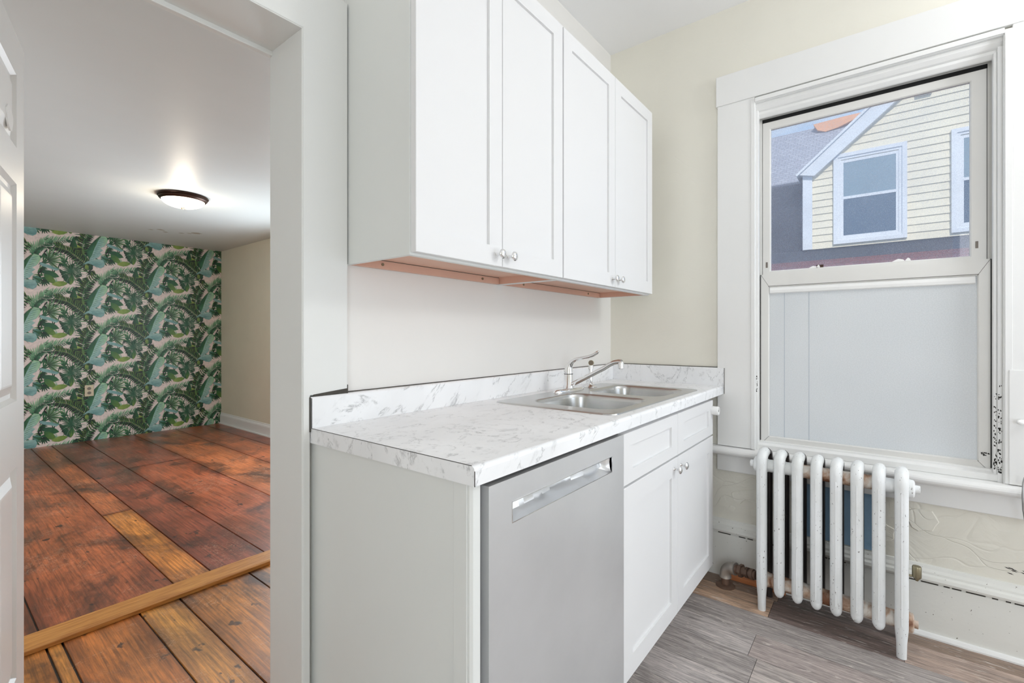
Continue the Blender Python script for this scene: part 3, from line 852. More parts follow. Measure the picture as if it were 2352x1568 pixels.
# ================================================================== sink
def rrect(x0, x1, y0, y1, r, z, n_=6):
    pts = []
    for (cx, cy, a0) in ((x1 - r, y1 - r, 0), (x0 + r, y1 - r, 90), (x0 + r, y0 + r, 180), (x1 - r, y0 + r, 270)):
        for k in range(n_ + 1):
            a = math.radians(a0 + 90 * k / n_)
            pts.append((cx + r * math.cos(a), cy + r * math.sin(a), z))
    return pts
sk = empty('kitchen_sink', (1.72, .86, .914), 'double-bowl stainless steel drop-in sink set in the worktop', 'sink')
def sink_rim():
    me = bpy.data.meshes.new('sink_rim'); bm = bmesh.new()
    def loop(pts):
        vs = [bm.verts.new(p) for p in pts]; es = [bm.edges.new((vs[i], vs[(i + 1) % len(vs)])) for i in range(len(vs))]
        return vs, es
    zo = .9185
    o, eo = loop(rrect(1.312, 2.150, .640, 1.098, .03, zo))
    a, ea = loop(rrect(1.372, 1.706, .668, 1.003, .07, zo))
    b, eb = loop(rrect(1.776, 2.112, .668, 1.003, .07, zo))
    bmesh.ops.triangle_fill(bm, use_beauty=True, use_dissolve=False, edges=eo + ea + eb)
    def strip(vs, pts):
        nv = [bm.verts.new(p) for p in pts]
        for i in range(len(vs)):
            bm.faces.new((vs[i], vs[(i + 1) % len(vs)], nv[(i + 1) % len(vs)], nv[i]))
        return nv
    strip(strip(o, rrect(1.304, 2.158, .632, 1.106, .035, .9175)), rrect(1.302, 2.160, .630, 1.108, .036, .9142))
    bmesh.ops.recalc_face_normals(bm, faces=bm.faces)
    bm.to_mesh(me); bm.free()
    ob = bpy.data.objects.new('sink_rim', me); COL.objects.link(ob); me.materials.append(M['sink'])
    ob.parent = sk; ob.matrix_parent_inverse = sk.matrix_basis.inverted()
sink_rim()
for (x0, x1) in ((1.372, 1.706), (1.776, 2.112)):
    lps = [rrect(x0, x1, .668, 1.003, .07, .9185)]
    for d, z in ((.0035, .9165), (.006, .911), (.008, .90), (.012, .80), (.018, .755), (.032, .738), (.06, .732)):
        lps.append(rrect(x0 + d, x1 - d, .668 + d, 1.003 - d, max(.02, .07 - d * .3), z))
    m_ = MB(); m_.loops(lps, False, True)
    ob = m_.build('sink_bowl', M['sink'], sk, smooth=True)
    MB().lathe([(.042, 0), (.040, .003), (.030, .001), (.0, -.002)], ((x0 + x1) / 2, .84, .733), 'Z', 24).build('drain', M['nickel'], sk, smooth=True)

# faucet
fc = empty('kitchen_faucet', (1.752, 1.060, .9185), 'chrome single-lever kitchen faucet behind the sink bowls', 'faucet')
mb = MB()
lps = []
for d, z in ((0, .9188), (.001, .923), (.008, .929), (.02, .932)):
    lps.append([(1.752 + (.118 - d) * math.cos(t), 1.056 + (.030 - d * .7) * math.sin(t), z) for t in [6.283 * k / 40 for k in range(40)]])
mb.loops(lps).build('deck_plate', M['chrome'], fc, smooth=True)
MB().lathe([(.026, .925), (.024, .936), (.0185, .945), (.0185, .990), (.0175, .992)], (1.752, 1.060, 0), 'Z', 28).build('faucet_body', M['chrome'], fc, smooth=True)
MB().lathe([(.0192, .990), (.0192, .9925)], (1.752, 1.060, 0), 'Z', 28).build('joint_ring', M['rubber'], fc)
mb = MB()
mb.tube([(1.752, 1.060, .9925), (1.752, 1.060, 1.004), (1.752, 1.058, 1.018), (1.752, 1.052, 1.033), (1.752, 1.040, 1.046), (1.752, 1.022, 1.055), (1.752, .995, 1.061), (1.752, .965, 1.067), (1.752, .940, 1.075), (1.752, .922, 1.086), (1.752, .915, 1.092)],
        [.0185, .0185, .016, .0125, .0095, .0075, .0062, .0062, .0065, .0068, .003], 16)
mb.build('lever', M['chrome'], fc, smooth=True)
mb = MB()
mb.tube([(1.752, 1.052, .945), (1.753, 1.035, .950), (1.755, .98, .978), (1.758, .93, 1.004), (1.76, .895, 1.022), (1.762, .872, 1.037), (1.763, .852, 1.047), (1.764, .832, 1.051), (1.765, .818, 1.0505)],
        [.010, .010, .0095, .0095, .0095, .0095, .0095, .0095, .009], 16)
mb.build('spout', M['chrome'], fc, smooth=True)
MB().lathe([(.010, 1.051), (.0115, 1.046), (.0115, 1.024), (.008, 1.022)], (1.765, .822, 0), 'Z', 20).build('spout_nozzle', M['chrome'], fc, smooth=True)
sp = empty('sink_sprayer', (1.94, 1.055, .9185), 'small chrome side sprayer standing right of the faucet', 'sprayer')
MB().lathe([(.030, .9188), (.029, .921), (.016, .927), (.0125, .932)], (1.94, 1.055, 0), 'Z', 24).build('sprayer_base', M['chrome'], sp, smooth=True)
MB().tube([(1.94, 1.055, .930), (1.94, 1.055, .965), (1.941, 1.055, .99), (1.944, 1.055, 1.012), (1.943, 1.055, 1.028)], [.010, .0095, .0095, .011, .010], 16).build('sprayer_stem', M['chrome'], sp, smooth=True)
MB().lathe([(.009, -.02), (.012, -.012), (.0125, .018), (.0125, .026)], (1.938, 1.050, 1.030), (-.86, -.42, .06), 20).build('sprayer_head', M['brass'], sp, smooth=True)
MB().lathe([(.0105, .0262), (.0105, .0275)], (1.938, 1.050, 1.030), (-.86, -.42, .06), 20).build('spray_face', paint('spray_face_grey', (120, 108, 92), .6, .1, 0), sp)

# ================================================================== end panel, dishwasher, base cabinet
YD = .608   # door fronts
ep = MB()
ep.prism([(.655, .615), (.660, .610), (.680, .610), (.684, .614), (.684, YW - .002), (.655, YW - .002)], 2, 0, .8755)
o = ep.build('end_panel', M['cabside'], None); tag(o, 'grey-white cabinet end panel beside the doorway under the worktop', 'panel')
q = MB().box(.652, .656, .62, .655, 0.002, .8745); q.build('edge_strip', M['cabside'], o, .001)

dw = empty('dishwasher', (.99, .62, 0), 'stainless steel dishwasher with recessed pocket handle', 'dishwasher')
DX_0, DX_1, DYf = .700, 1.318, .605
hx0, hx1, hz0, hz1 = .775, 1.238, .767, .809
mb = MB()
mb.box(DX_0, hx0, DYf, DYf + .045, .10, .860).box(hx1, DX_1, DYf, DYf + .045, .10, .860)
mb.box(hx0, hx1, DYf, DYf + .045, .10, hz0).box(hx0, hx1, DYf, DYf + .045, hz1, .860)
mb.build('door_front', M['steel'], dw)
mb = MB()
n_ = 16; rows_ = []
segs = [(0, hz1), (.006, hz1 + .0), (.026, hz1 - .004), (.030, hz1 - .016), (.026, hz0 + .012), (.014, hz0 + .003), (0, hz0)]
grid = []
for i in range(25):
    t = i / 24; x = hx0 + (hx1 - hx0) * t
    bow = .010 * math.exp(-((t - .5) / .16) ** 2)
    ed = .25 if i in (0, 24) else 1.0
    grid.append([(x, DYf + d * ed + (bow if 0 < k < 5 else 0), z) for k, (d, z) in enumerate(segs)])
for i in range(24):
    for k in range(len(segs) - 1):
        mb.face([grid[i][k], grid[i + 1][k], grid[i + 1][k + 1], grid[i][k + 1]])
mb.face(grid[0]); mb.face(grid[-1])
pk = mb.build('pocket_handle', M['pocket'], dw)
bm = bmesh.new(); bm.from_mesh(pk.data); bmesh.ops.remove_doubles(bm, verts=bm.verts, dist=1e-5); bm.to_mesh(pk.data); bm.free()
for p in pk.data.polygons: p.use_smooth = True
pk.data.set_sharp_from_angle(angle=math.radians(60))
mb = MB(); e_ = .0016
mb.box(hx0 - e_, hx1 + e_, DYf - .001, DYf, hz1, hz1 + e_).box(hx0 - e_, hx1 + e_, DYf - .001, DYf, hz0 - e_, hz0).box(hx0 - e_, hx0, DYf - .001, DYf, hz0, hz1).box(hx1, hx1 + e_, DYf - .001, DYf, hz0, hz1)
mb.build('handle_trim', M['nickel'], dw)
MB().box(DX_0 + .004, DX_1 - .004, DYf + .0455, 1.15, .012, .858).build('tub', M['rubber'], dw)
MB().box(DX_0 + .02, DX_1 - .02, DYf + .06, DYf + .08, 0, .098).build('kickplate', M['rubber'], dw)
MB().box(.6845, 1.322, .626, .64, .8605, .8755).build('worktop_gap', M['rubber'], dw)
MB().box(.6845, .6995, .66, .70, .0, .87).build('side_gap', M['rubber'], dw)

def shaker(x0, x1, z0, z1, yf, th=.019, rail=.062, rec=.008, name='door', parent=None, mat=None, railz=None):
    rz = railz or rail
    mb = MB()
    def ring(a, b, c, d, y): return [(a, y, c), (b, y, c), (b, y, d), (a, y, d)]
    o_ = ring(x0, x1, z0, z1, yf + th)
    mb.loops([o_, ring(x0, x1, z0, z1, yf + .0012), ring(x0 + .0012, x1 - .0012, z0 + .0012, z1 - .0012, yf),
              ring(x0 + rail, x1 - rail, z0 + rz, z1 - rz, yf), ring(x0 + rail, x1 - rail, z0 + rz, z1 - rz, yf + rec)])
    return mb.build(name, mat or M['cab'], parent)
def knob(x, yf, z, parent):
    mb = MB()
    mb.lathe([(.0065, 0), (.005, .003), (.0045, .013), (.008, .016), (.0125, .0195), (.0145, .023), (.0125, .0265), (.006, .029), (.0, .0295)], (x, yf, z), (0, -1, 0), 20)
    return mb.build('knob', M['chrome'], parent, smooth=True)

bc = empty('base_cabinet', (1.80, .63, 0), 'white shaker sink cabinet with two doors under two drawer fronts', 'cabinet')
BX0, BX1 = 1.322, 2.288
mb = MB()
mb.box(BX0, BX0 + .018, YD + .0195, YW - .002, .095, .875).box(BX1 - .018, BX1, YD + .0195, YW - .002, .095, .875)
mb.box(BX0 + .018, BX1 - .018, YD + .0195, YD + .038, .095, .70).box(BX0 + .018, BX1 - .018, YD + .0195, YD + .038, .70, .875)
mb.box(BX0, BX1, YD + .10, YD + .115, 0, .095).box(BX0 + .018, BX1 - .018, YD + .04, YW - .01, .095, .11)
mb.build('cabinet_body', M['cab'], bc)
xm = 1.808
for (a, b, kx_) in ((BX0 + .004, xm - .0015, xm - .040), (xm + .0015, BX1 - .002, xm + .034)):
    shaker(a, b, .700, .858, YD, name='drawer_front', parent=bc, rail=.066, railz=.042)
    dd = shaker(a, b, .097, .693, YD, name='cabinet_door', parent=bc, rail=.066)
    knob(kx_, YD, .655, dd)
# thin wall strip between cabinet and window wall stays open; white bumper on the front corner
ck = MB().lathe([(.0, .0), (.019, .0), (.020, .004), (.0205, .026), (.018, .030), (.012, .0302), (.011, .027), (.0, .026)], (2.272, YD - .0002, .812), (0, -1, 0), 28)
o = ck.build('cabinet_lock', M['plastic'], None, smooth=True); tag(o, 'white round plastic lock knob on the corner of the drawer front', 'knob')
q = MB().lathe([(.004, .0), (.004, .003)], (2.272, YD - .0272, .812), (0, -1, 0), 12); q.build('lock_center', M['grey_rod'], o)

# ================================================================== upper cabinets
YU = .893; UZ0, UZ1 = 1.357, 2.268
def upper(x0, x1, xsplit, label, lside):
    r = empty('wall_cabinet', ((x0 + x1) / 2, YW - .002, UZ0), label, 'cabinet', 'white shaker wall cabinets')
    mb = MB()
    yf = YU + .0195
    mb.box(x0, x0 + .014, yf, YW - .001, UZ0, UZ1).box(x1 - .014, x1, yf, YW - .001, UZ0, UZ1)
    mb.box(x0 + .014, x1 - .014, yf, yf + .018, UZ0, UZ0 + .04)
    mb.box(x0 + .014, x1 - .014, yf, yf + .018, UZ1 - .04, UZ1)
    mb.box(x0 + .014, x1 - .014, yf + .018, YW - .001, UZ1 - .014, UZ1)
    mb.build('cabinet_body', M['cabside'] if lside else M['cab'], r)
    q = MB()
    q.box(x0 + .0145, x1 - .0145, yf + .0185, YW - .019, UZ0 + .026, UZ0 + .040)
    q.box(x0 + .0145, x1 - .0145, YW - .0185, YW - .0015, UZ0 + .001, UZ0 + .2)
    q.box(x0 + .0142, x0 + .0165, yf + .0185, YW - .02, UZ0 + .001, UZ0 + .026).box(x1 - .0165, x1 - .0142, yf + .0185, YW - .02, UZ0 + .001, UZ0 + .026)
    q.build('underside', M['tan'], r)
    q = MB()
    q.box(x0 + .02, x1 - .02, YW - .0195, YW - .0185, UZ0 + .0245, UZ0 + .0262)
    q.build('shadow_groove', M['darkline'], r)
    for f in (.17, .83):
        MB().lathe([(.0045, 0), (.0045, .003), (.0, .003)], (x0 + (x1 - x0) * f, YW - .0185, UZ0 + .013), (0, -1, 0), 12).build('screw', M['brass'], r)
    for (a, b, kx_) in ((x0 + .004, xsplit - .0015, xsplit - .026), (xsplit + .0015, x1 - .003, xsplit + .030)):
        d = shaker(a, b, UZ0 + .006, UZ1 - .003, YU, name='cabinet_door', parent=r, rail=.058)
        knob(kx_, YU, UZ0 + .040, d)
    return r
upper(.757, 1.440, 1.0965, 'white shaker wall cabinet nearest the doorway, hung above the worktop', True)
upper(1.441, 2.280, 1.8615, 'white shaker wall cabinet beside the window wall, above the sink', False)

# ================================================================== window 1
def S(y, z, X):          # the measured outline in the plane x = 2.42 carried to the plane x = X along the sight lines
    return y * X / 2.42, CAM_H + (z - CAM_H) * X / 2.42
win = empty('window_1', (XW, .05, WZ0)); win['kind'] = 'structure'; win['label'] = 'double-hung window with a clear dusty upper pane and a frosted lower pane'
cz = XW - .022
mb = MB()
mb.box(cz, XW, .457, .620, .628, 2.262)
mb.box(cz - .003, XW, .455, .472, .628, 2.250)
mb.build('side_casing', M['trim'], win, .002)
mb = MB()
mb.box(cz, XW, -.66, -.372, .628, 2.262).box(cz - .003, XW, -.3725, -.352, .628, 2.25)
mb.box(cz - .006, cz, -.66, -.362, .628, 1.035)
mb.build('side_casing', M['trim'], win, .002)
mb = MB()
mb.box(cz - .004, XW, -1.80, .626, 2.262, 2.405).box(cz - .007, XW, -.352, .455, 2.236, 2.256)
mb.build('head_casing', M['trim'], win, .003)
mb = MB()
r_ = .0185; cxn = XW - .062 + r_
arc = [(cxn - r_ * math.cos(a), .607 + r_ * math.sin(a)) for a in [math.pi * (k / 8 - .5) for k in range(9)]]
mb.prism(arc + [(XW + .06, .6255), (XW + .06, .5885)], 1, -1.9, .650)
mb.build('window_stool', M['trim'], win)
MB().box(XW - .021, XW, -1.85, .622, .508, .588).build('apron', M['trim'], win, .003)
# reveal lining and stops
mb = MB()
mb.box(XW - .02, TX, WY1 - .001, WY1 + .012, WZ0, WZ1).box(XW - .02, TX, WY0 - .012, WY0 + .001, WZ0, WZ1)
mb.box(XW - .02, TX, WY0, WY1, WZ1 - .001, WZ1 + .012)
mb.build('jamb_lining', M['trim'], win)
mb = MB()
# head stop mouldings
mb.prism([(XW - .005, 2.235), (XW - .005, 2.220), (XW + .006, 2.205), (XW + .014, 2.200), (XW + .014, 2.235)], 1, WY0, WY1)
mb.prism([(XW + .014, 2.235), (XW + .014, 2.190), (XW + .026, 2.176), (XW + .034, 2.174), (XW + .034, 2.235)], 1, WY0, WY1)
# side stops
mb.box(XW - .002, XW + .030, WY1 - .010, WY1, WZ0, 2.205).box(XW - .002, XW + .030, WY0, WY0 + .014, WZ0, 2.205)
mb.box(XW + .006, XW + .034, WY0 + .014, WY0 + .024, WZ0, 2.19)
mb.build('stop_moulding', M['trim'], win, .002)
# sill inside
mb = MB()
mb.prism([(XW - .0, .626), (XW - .0, .650), (XW + .022, .656), (XW + .022, .664), (TX, .664), (TX, .626)], 1, WY0, WY1)
mb.build('window_sill', M['trim'], win, .0015)
# metal storm frame
XU, XL = XW + .052, XW + .038
def rail_frame(X, y0, y1, z0, z1, gy0, gy1, gz0, gz1, depth, name, mat):
    q = MB()
    def ring(a, b, c, d, x): return [(x, a, c), (x, b, c), (x, b, d), (x, a, d)]
    q.loops([ring(y0, y1, z0, z1, X + depth), ring(y0, y1, z0, z1, X), ring(gy0 - .004, gy1 + .004, gz0 - .004, gz1 + .004, X),
             ring(gy0, gy1, gz0, gz1, X + .004), ring(gy0, gy1, gz0, gz1, X + depth)], False, False)
    return q.build(name, mat, win)
def SS(y0, y1, z0, z1, X):
    a = S(y0, z0, X); b = S(y1, z1, X); return a[0], b[0], a[1], b[1]
# outer channel (dark reveal line then frame)
o4 = SS(-.324, .440, .650, 2.150, XU)
u = SS(-.308, .424, 1.42, 2.132, XU); g = SS(-.264, .392, 1.452, 2.098, XU)
rail_frame(XU, *u, *g, .02, 'upper_sash', M['alu'])
MB().box(XU - .002, XU + .014, u[0] - .002, u[1] + .002, u[3], u[3] + .016).build('dark_head_gap', M['rubber'], win)
mb = MB()
mb.box(XU + .001, XU + .05, WY0 - .005, u[0] - .002, .64, 2.24).box(XU + .001, XU + .05, u[1] + .002, WY1 + .005, .64, 2.24).box(XU + .001, XU + .05, u[0] - .002, u[1] + .002, u[3] + .016, 2.24)
mb.build('storm_channel', M['alu'], win)
mb = MB()
mb.box(XU + .003, XU + .012, u[0] - .0022, u[0], 1.4, u[3]).box(XU + .003, XU + .012, u[1], u[1] + .0022, 1.4, u[3])
mb.box(XU + .0002, XU + .0012, u[0] - .0165, u[0] - .0140, 1.4, 2.13).box(XU + .0002, XU + .0012, u[1] + .0140, u[1] + .0165, 1.4, 2.13)
mb.build('channel_gap', M['rubber'], win)
MB().box(XU + .010, XU + .0125, g[0] - .003, g[1] + .003, g[2] - .003, g[3] + .003).build('upper_pane', M['glass'], win)
lo_ = SS(-.318, .432, .658, 1.436, XL); lg = SS(-.284, .398, .697, 1.378, XL)
rail_frame(XL, *lo_, *lg, .018, 'lower_sash', M['alu'])
MB().box(XL + .007, XL + .0095, lg[0] - .003, lg[1] + .003, lg[2] - .003, lg[3] + .003).build('frosted_pane', M['frost'], win)
MB().box(XL + .004, XL + .012, lo_[0] - .0045, lo_[0], lo_[2], lo_[3]).box(XL + .004, XL + .012, lo_[1], lo_[1] + .0035, lo_[2], lo_[3]).build('sash_gap', M['rubber'], win)
# dark joint round the film and mitre lines, catches
mb = MB()
mb.box(XL - .0008, XL, lg[0] - .004, lg[1] + .004, lg[3] + .0035, lg[3] + .0050)
for (a, b, c, d) in ((lo_[0], lg[0], lo_[2], lg[2]), (lo_[1], lg[1], lo_[2], lg[2]), (lo_[0], lg[0], lo_[3], lg[3]), (lo_[1], lg[1], lo_[3], lg[3])):
    mb.tube([(XL - .0002, a, c), (XL - .0002, b, d)], .0006, 6)
mb.build('mitre_joint', M['darkline'], win)
mb = MB()
for (y, z) in (((u[0] + g[0]) / 2 + .004, 1.500), ((u[1] + g[1]) / 2, 1.488)):
    mb.box(XU - .0012, XU, y - .004, y + .004, z - .013, z + .013)
mb.build('sash_latch', paint('latch_brown', (120, 112, 104), .5, .1, 0), win)
# curled strip of film along the top of the frosted pane
mb = MB()
pr = [(XL + .006, lg[3]), (XL + .001, lg[3] - .004), (XL - .002, lg[3] - .016), (XL - .001, lg[3] - .027), (XL + .005, lg[3] - .031)]
mb.prism(pr, 1, lg[0] + .006, lg[1] - .002)
mb.build('film_roll', M['plastic'], win)
mb = MB()
for y in (.338, .244): mb.box(XL + .0064, XL + .0070, S(y, 0, XL)[0] - .0007, S(y, 0, XL)[0] + .0007, lg[2], lg[3] - .03)
mb.build('film_seam', paint('film_seam_grey', (176, 186, 196), .5, 0, 0), win)
# peeled bits on the meeting rail
mb = MB(); rr = random.Random(2)
for (y, w, h) in ((.235, .035, .010), (.215, .014, .014), (-.06, .045, .012), (-.09, .02, .014)):
    z = g[2] - .002
    mb.prism([(y - w / 2, z), (y - w / 3, z + h * .7), (y, z + h), (y + w / 4, z + h * .6), (y + w / 2, z)], 0, XU + .001, XU + .004)
mb.build('peeling_tape', M['plastic'], win)
MB().box(XU + .002, XU + .009, .196, .222, g[2] - .001, g[2] + .011).build('dark_notch', paint('notch_brown', (72, 50, 40), .7, .2, 0), win)
# scuffs
mb = MB(); rr = random.Random(5)
def blot(mb, x, y, z, s, nrm='x', st=2.0):
    k = 7; p = []
    for j in range(k):
        a = 6.283 * j / k; r = s * rr.uniform(.35, 1.1)
        p.append((x, y + r * math.cos(a), z + st * r * math.sin(a)) if nrm == 'x' else (x + r * math.cos(a), y, z + st * r * math.sin(a)))
    mb.face(p)
for k in range(150):
    z = rr.uniform(.66, 1.04); 
    if rr.random() > (1.15 - z) * 1.3: continue
    blot(mb, XW - .0024, WY0 + rr.uniform(.003, .0125), z, rr.uniform(.0012, .0034))
for k in range(60):
    z = rr.uniform(.66, .98)
    if rr.random() > (1.05 - z) * 2.2: continue
    blot(mb, XW + .0055, WY0 + rr.uniform(.015, .0225), z, rr.uniform(.0012, .003))
for k in range(16): blot(mb, XL - .0006, lo_[0] + .012 + rr.uniform(-.008, .014), .715 + rr.uniform(-.006, .006), rr.uniform(.002, .004), st=.9)
for k in range(9): blot(mb, XW - .0024, WY1 - rr.uniform(.002, .008), .93 + rr.uniform(-.05, .05), rr.uniform(.001, .003))
mb.build('scuff_marks', M['scuff'], win, fix=False)

# ================================================================== window 2, just beyond the picture's right edge
w2 = empty('window_2', (XW, -1.14, WZ0)); w2['kind'] = 'structure'; w2['label'] = 'second double-hung window beyond the shared casing'
mb = MB()
mb.box(XU, XU + .02, S0, S0 + .045, .62, WZ1).box(XU, XU + .02, S1 - .045, S1, .62, WZ1).box(XU, XU + .02, S0 + .045, S1 - .045, WZ1 - .1, WZ1).box(XU, XU + .02, S0 + .045, S1 - .045, .62, .69).box(XU, XU + .02, S0 + .045, S1 - .045, 1.40, 1.45)
mb.build('window_frame', M['alu'], w2)
MB().box(XU + .010, XU + .0125, S0 + .04, S1 - .04, .66, WZ1 - .06).build('window_pane', M['glass'], w2)
MB().box(cz, XW, -1.80, -1.60, .628, 2.262).build('side_casing', M['trim'], w2, .002)

# ================================================================== baseboard under the window
mb = MB()
pb = [(0, 0), (-.022, 0), (-.022, .203), (-.020, .205), (-.020, .208), (-.026, .211), (-.029, .220), (-.026, .232), (-.018, .238), (-.017, .246), (-.010, .256), (-.006, .268), (0, .270)]
mb.prism([(XW + a, z) for a, z in pb], 1, Y0, YW - .01)
struct(mb.build('baseboard_right', M['base_trim'], None), 'tall moulded white baseboard under the window')
mb = MB()
for k in range(60):
    y = -1.2 + k * .032
    if rr.random() < .7: mb.box(XW - .0225, XW - .0195, y, y + rr.uniform(.012, .034), .2045, .2085)  # shadow under the cap painted in as thin dark strips
struct(mb.build('trim_6', M['darkline'], None), 'broken dark strips painting the shadow line below the baseboard cap')
mb = MB().prism([(XW - .036, 0), (XW - .036, .006), (XW - .030, .016), (XW - .022, .018), (XW - .022, 0)], 1, -2.0, -.10)
struct(mb.build('trim_7', M['trim'], None), 'white shoe bead below the baseboard')
mb = MB().prism([(XW - .040, 0.0005), (XW - .040, .020), (XW - .024, .026), (XW - .024, .0005)], 1, .33, .56)
o = mb.build('wood_strip', M['wood_strip'], None, .002); tag(o, 'short orange raw wood strip on the floor behind the radiator pipe', 'wood strip')

# flaking plaster patches
mb = MB()
def flake(y, z, w, h, seed):
    r2 = random.Random(seed); k = 14; o_ = []; i_ = []
    for j in range(k):
        a = 6.283 * j / k; f = r2.uniform(.75, 1.1)
        o_.append((XW - .0002, y + w * f * math.cos(a), z + h * f * math.sin(a)))
        i_.append((XW - .0035 - .002 * max(0, -math.sin(a)), y + w * f * .93 * math.cos(a), z + h * f * .93 * math.sin(a)))
    mb.loops([o_, i_], False, True)
flake(.53, .385, .035, .030, 1); flake(.47, .405, .060, .035, 2); flake(.455, .33, .030, .022, 3); flake(.56, .325, .016, .016, 4)
flake(-.13, .44, .05, .05, 6); flake(.60, .35, .02, .03, 7); flake(-.02, .36, .03, .04, 8)
struct(mb.build('wall_flakes', M['plaster'], None, smooth=True), 'curled flakes of cream paint low on the window wall')
mb = MB()
for k in range(7):
    y = -.40 + rr.uniform(-.02, .03); z = .31 + rr.uniform(-.012, .012)
    mb.face([(XW - .0004, y, z), (XW - .0004, y + .012, z + .002), (XW - .0004, y + .018, z + .006), (XW - .0004, y + .006, z + .004)])
struct(mb.build('wall_chip', M['scuff'], None, fix=False), 'small dark chips in the plaster above the baseboard')
o = MB().box(XW - .004, XW - .0005, .012, .262, .275, .507).build('blue_cast_sheet', M['blue'], None)  # sheet added to carry the blue cast on the wall
tag(o, 'bluish window cast painted on a thin textured sheet behind the radiator columns', 'tinted sheet')

# ================================================================== radiator
RX = 2.205; NS = 8; PIT = .0650
rad = empty('radiator', (RX, .165, 0), 'old white cast-iron column radiator with chipped paint under the window', 'radiator')
def section(yc, end):
    sct = MB()
    r = .0205
    zt, zb_ = .655, .088
    # front column, arching over the top
    dep = .165
    path = [(RX, yc, zb_ + .0)]
    top = []
    for k in range(9):
        a = math.pi / 2 * k / 8
        top.append((RX + .040 - .040 * math.cos(a), yc, zt - .040 + .040 * math.sin(a)))
    front = [(RX, yc, .0 if end else zb_ - .006)] + ([(RX, yc, .055)] if end else []) + [(RX, yc, zb_ + .02), (RX, yc, .3), (RX, yc, zt - .06)] + top + [(RX + .065, yc, zt + .001)]
    rads = ([.0150, .0160] if end else [.010]) + [r, r, r] + [r + .001 * (k / 8) for k in range(9)] + [r * .9]
    sct.tube(front, rads, 14, squash=(1.0, 1.0))
    if not end:
        sct.lathe([(.0005, -.014), (.009, -.012), (.0155, -.004), (.0195, .007), (.0203, .02)], (RX, yc, zb_ + .0), 'Z', 14)
    # ridge down the front
    sct.tube([(RX - r * .93, yc, zb_ + .03), (RX - r * .93, yc, zt - .06)], .0028, 6)
    o_ = sct.build('section', M['rad'], rad, smooth=True)
    bk = MB()
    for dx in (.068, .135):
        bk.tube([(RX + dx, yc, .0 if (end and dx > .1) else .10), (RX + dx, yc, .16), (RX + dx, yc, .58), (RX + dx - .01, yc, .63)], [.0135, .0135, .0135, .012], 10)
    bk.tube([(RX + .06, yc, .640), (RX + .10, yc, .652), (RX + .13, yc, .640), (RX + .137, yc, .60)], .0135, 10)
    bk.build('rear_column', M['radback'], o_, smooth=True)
ys = [.165 + PIT * (3.5 - k) for k in range(NS)]
for k, y in enumerate(ys): section(y, k in (0, NS - 1))
for k in range(NS - 1):
    y0_, y1_ = ys[k + 1], ys[k]
    mid = (y0_ + y1_) / 2
    MB().lathe([(.030, -.033), (.0285, -.02), (.026, -.012), (.0265, 0), (.026, .012), (.0285, .02), (.030, .033)], (RX + .036, mid, .603), 'Y', 22).build('top_hub', M['rad'] if k == 0 else M['rust'] if k in (2, 3, 4, 5) else M['rad'], rad, smooth=True)
    MB().lathe([(.033, -.033), (.031, -.02), (.029, -.010), (.029, 0), (.029, .010), (.031, .02), (.033, .033)], (RX + .034, mid, .118), 'Y', 22).build('bottom_hub', M['rust'], rad, smooth=True)
for (yy, d) in ((ys[-1], -1), (ys[0], 1)):
    q = MB().lathe([(.030, 0), (.034, .010), (.032, .026), (.026, .030), (.015, .031), (.0145, .045), (.0, .046)] , (RX + .036, yy + d * .006, .603), (0, d, 0), 16)
    q.build('end_plug', M['rad'], rad, smooth=True)
    q = MB().lathe([(.033, 0), (.036, .010), (.034, .024), (.026, .028), (.014, .029), (.0135, .040), (.0, .041)], (RX + .034, yy + d * .006, .118), (0, d, 0), 16) if d < 0 else MB().lathe([(.033, 0), (.034, .006), (.028, .010), (.018, .012), (.0, .012)], (RX + .034, yy + d * .006, .118), (0, d, 0), 16)
    q.build('end_plug', M['rust'], rad, smooth=True)
rad.rotation_euler = (0, 0, math.radians(-2.6))
# air vent on the end section
av = MB()
av.lathe([(.004, -.012), (.006, -.008), (.0085, -.004), (.0125, 0), (.0135, .004), (.0135, .036), (.012, .040), (.0, .041)], (RX - .004, -.104, .298), 'Z', 18)
av.tube([(RX - .004, -.092, .300), (RX - .004, -.072, .300)], .004, 8)
av.build('air_vent', M['brass'], rad, smooth=True)

# steam pipe
PX, PY, PZ = 2.322, .562, .092
sp_ = empty('radiator_pipe', (PX, PY, 0), 'tarnished elbow pipe and valve union rising from the floor to the radiator', 'pipe')
hd = Vector((-.034, -.100, .012)).normalized()
P0 = Vector((PX, PY, PZ))
MB().lathe([(.042, .0005), (.042, .004), (.036, .008), (.022, .010), (.0, .010)], (PX, PY, 0), 'Z', 28).build('floor_flange', M['rustpipe'], sp_, smooth=True)
MB().tube([(PX, PY, .004), (PX, PY, .050)], .0175, 18).build('riser', M['rustpipe'], sp_, smooth=True)
mb = MB()
er = .034; cc_ = P0 + hd * er - Vector((0, 0, er))
pts = [(PX, PY, .042), (PX, PY, .054)] + [tuple(cc_ - hd * (er * math.cos(a)) + Vector((0, 0, er * math.sin(a)))) for a in [math.pi / 2 * k / 7 for k in range(8)]] + [tuple(P0 + hd * .044)]
mb.tube(pts, [.0265] + [.0240] * 8 + [.0240, .0240], 20)
mb.lathe([(.024, 0), (.028, .001), (.028, .016), (.024, .017)], tuple(P0 + hd * .036), tuple(hd), 20)
mb.build('elbow', M['pipe'], sp_, smooth=True)
MB().lathe([(.020, 0), (.020, .006), (.016, .010), (.016, .02), (.020, .024), (.020, .055), (.016, .060), (.016, .095)], tuple(P0 + hd * .052), tuple(hd), 18).build('nipple', M['rustpipe'], sp_, smooth=True)
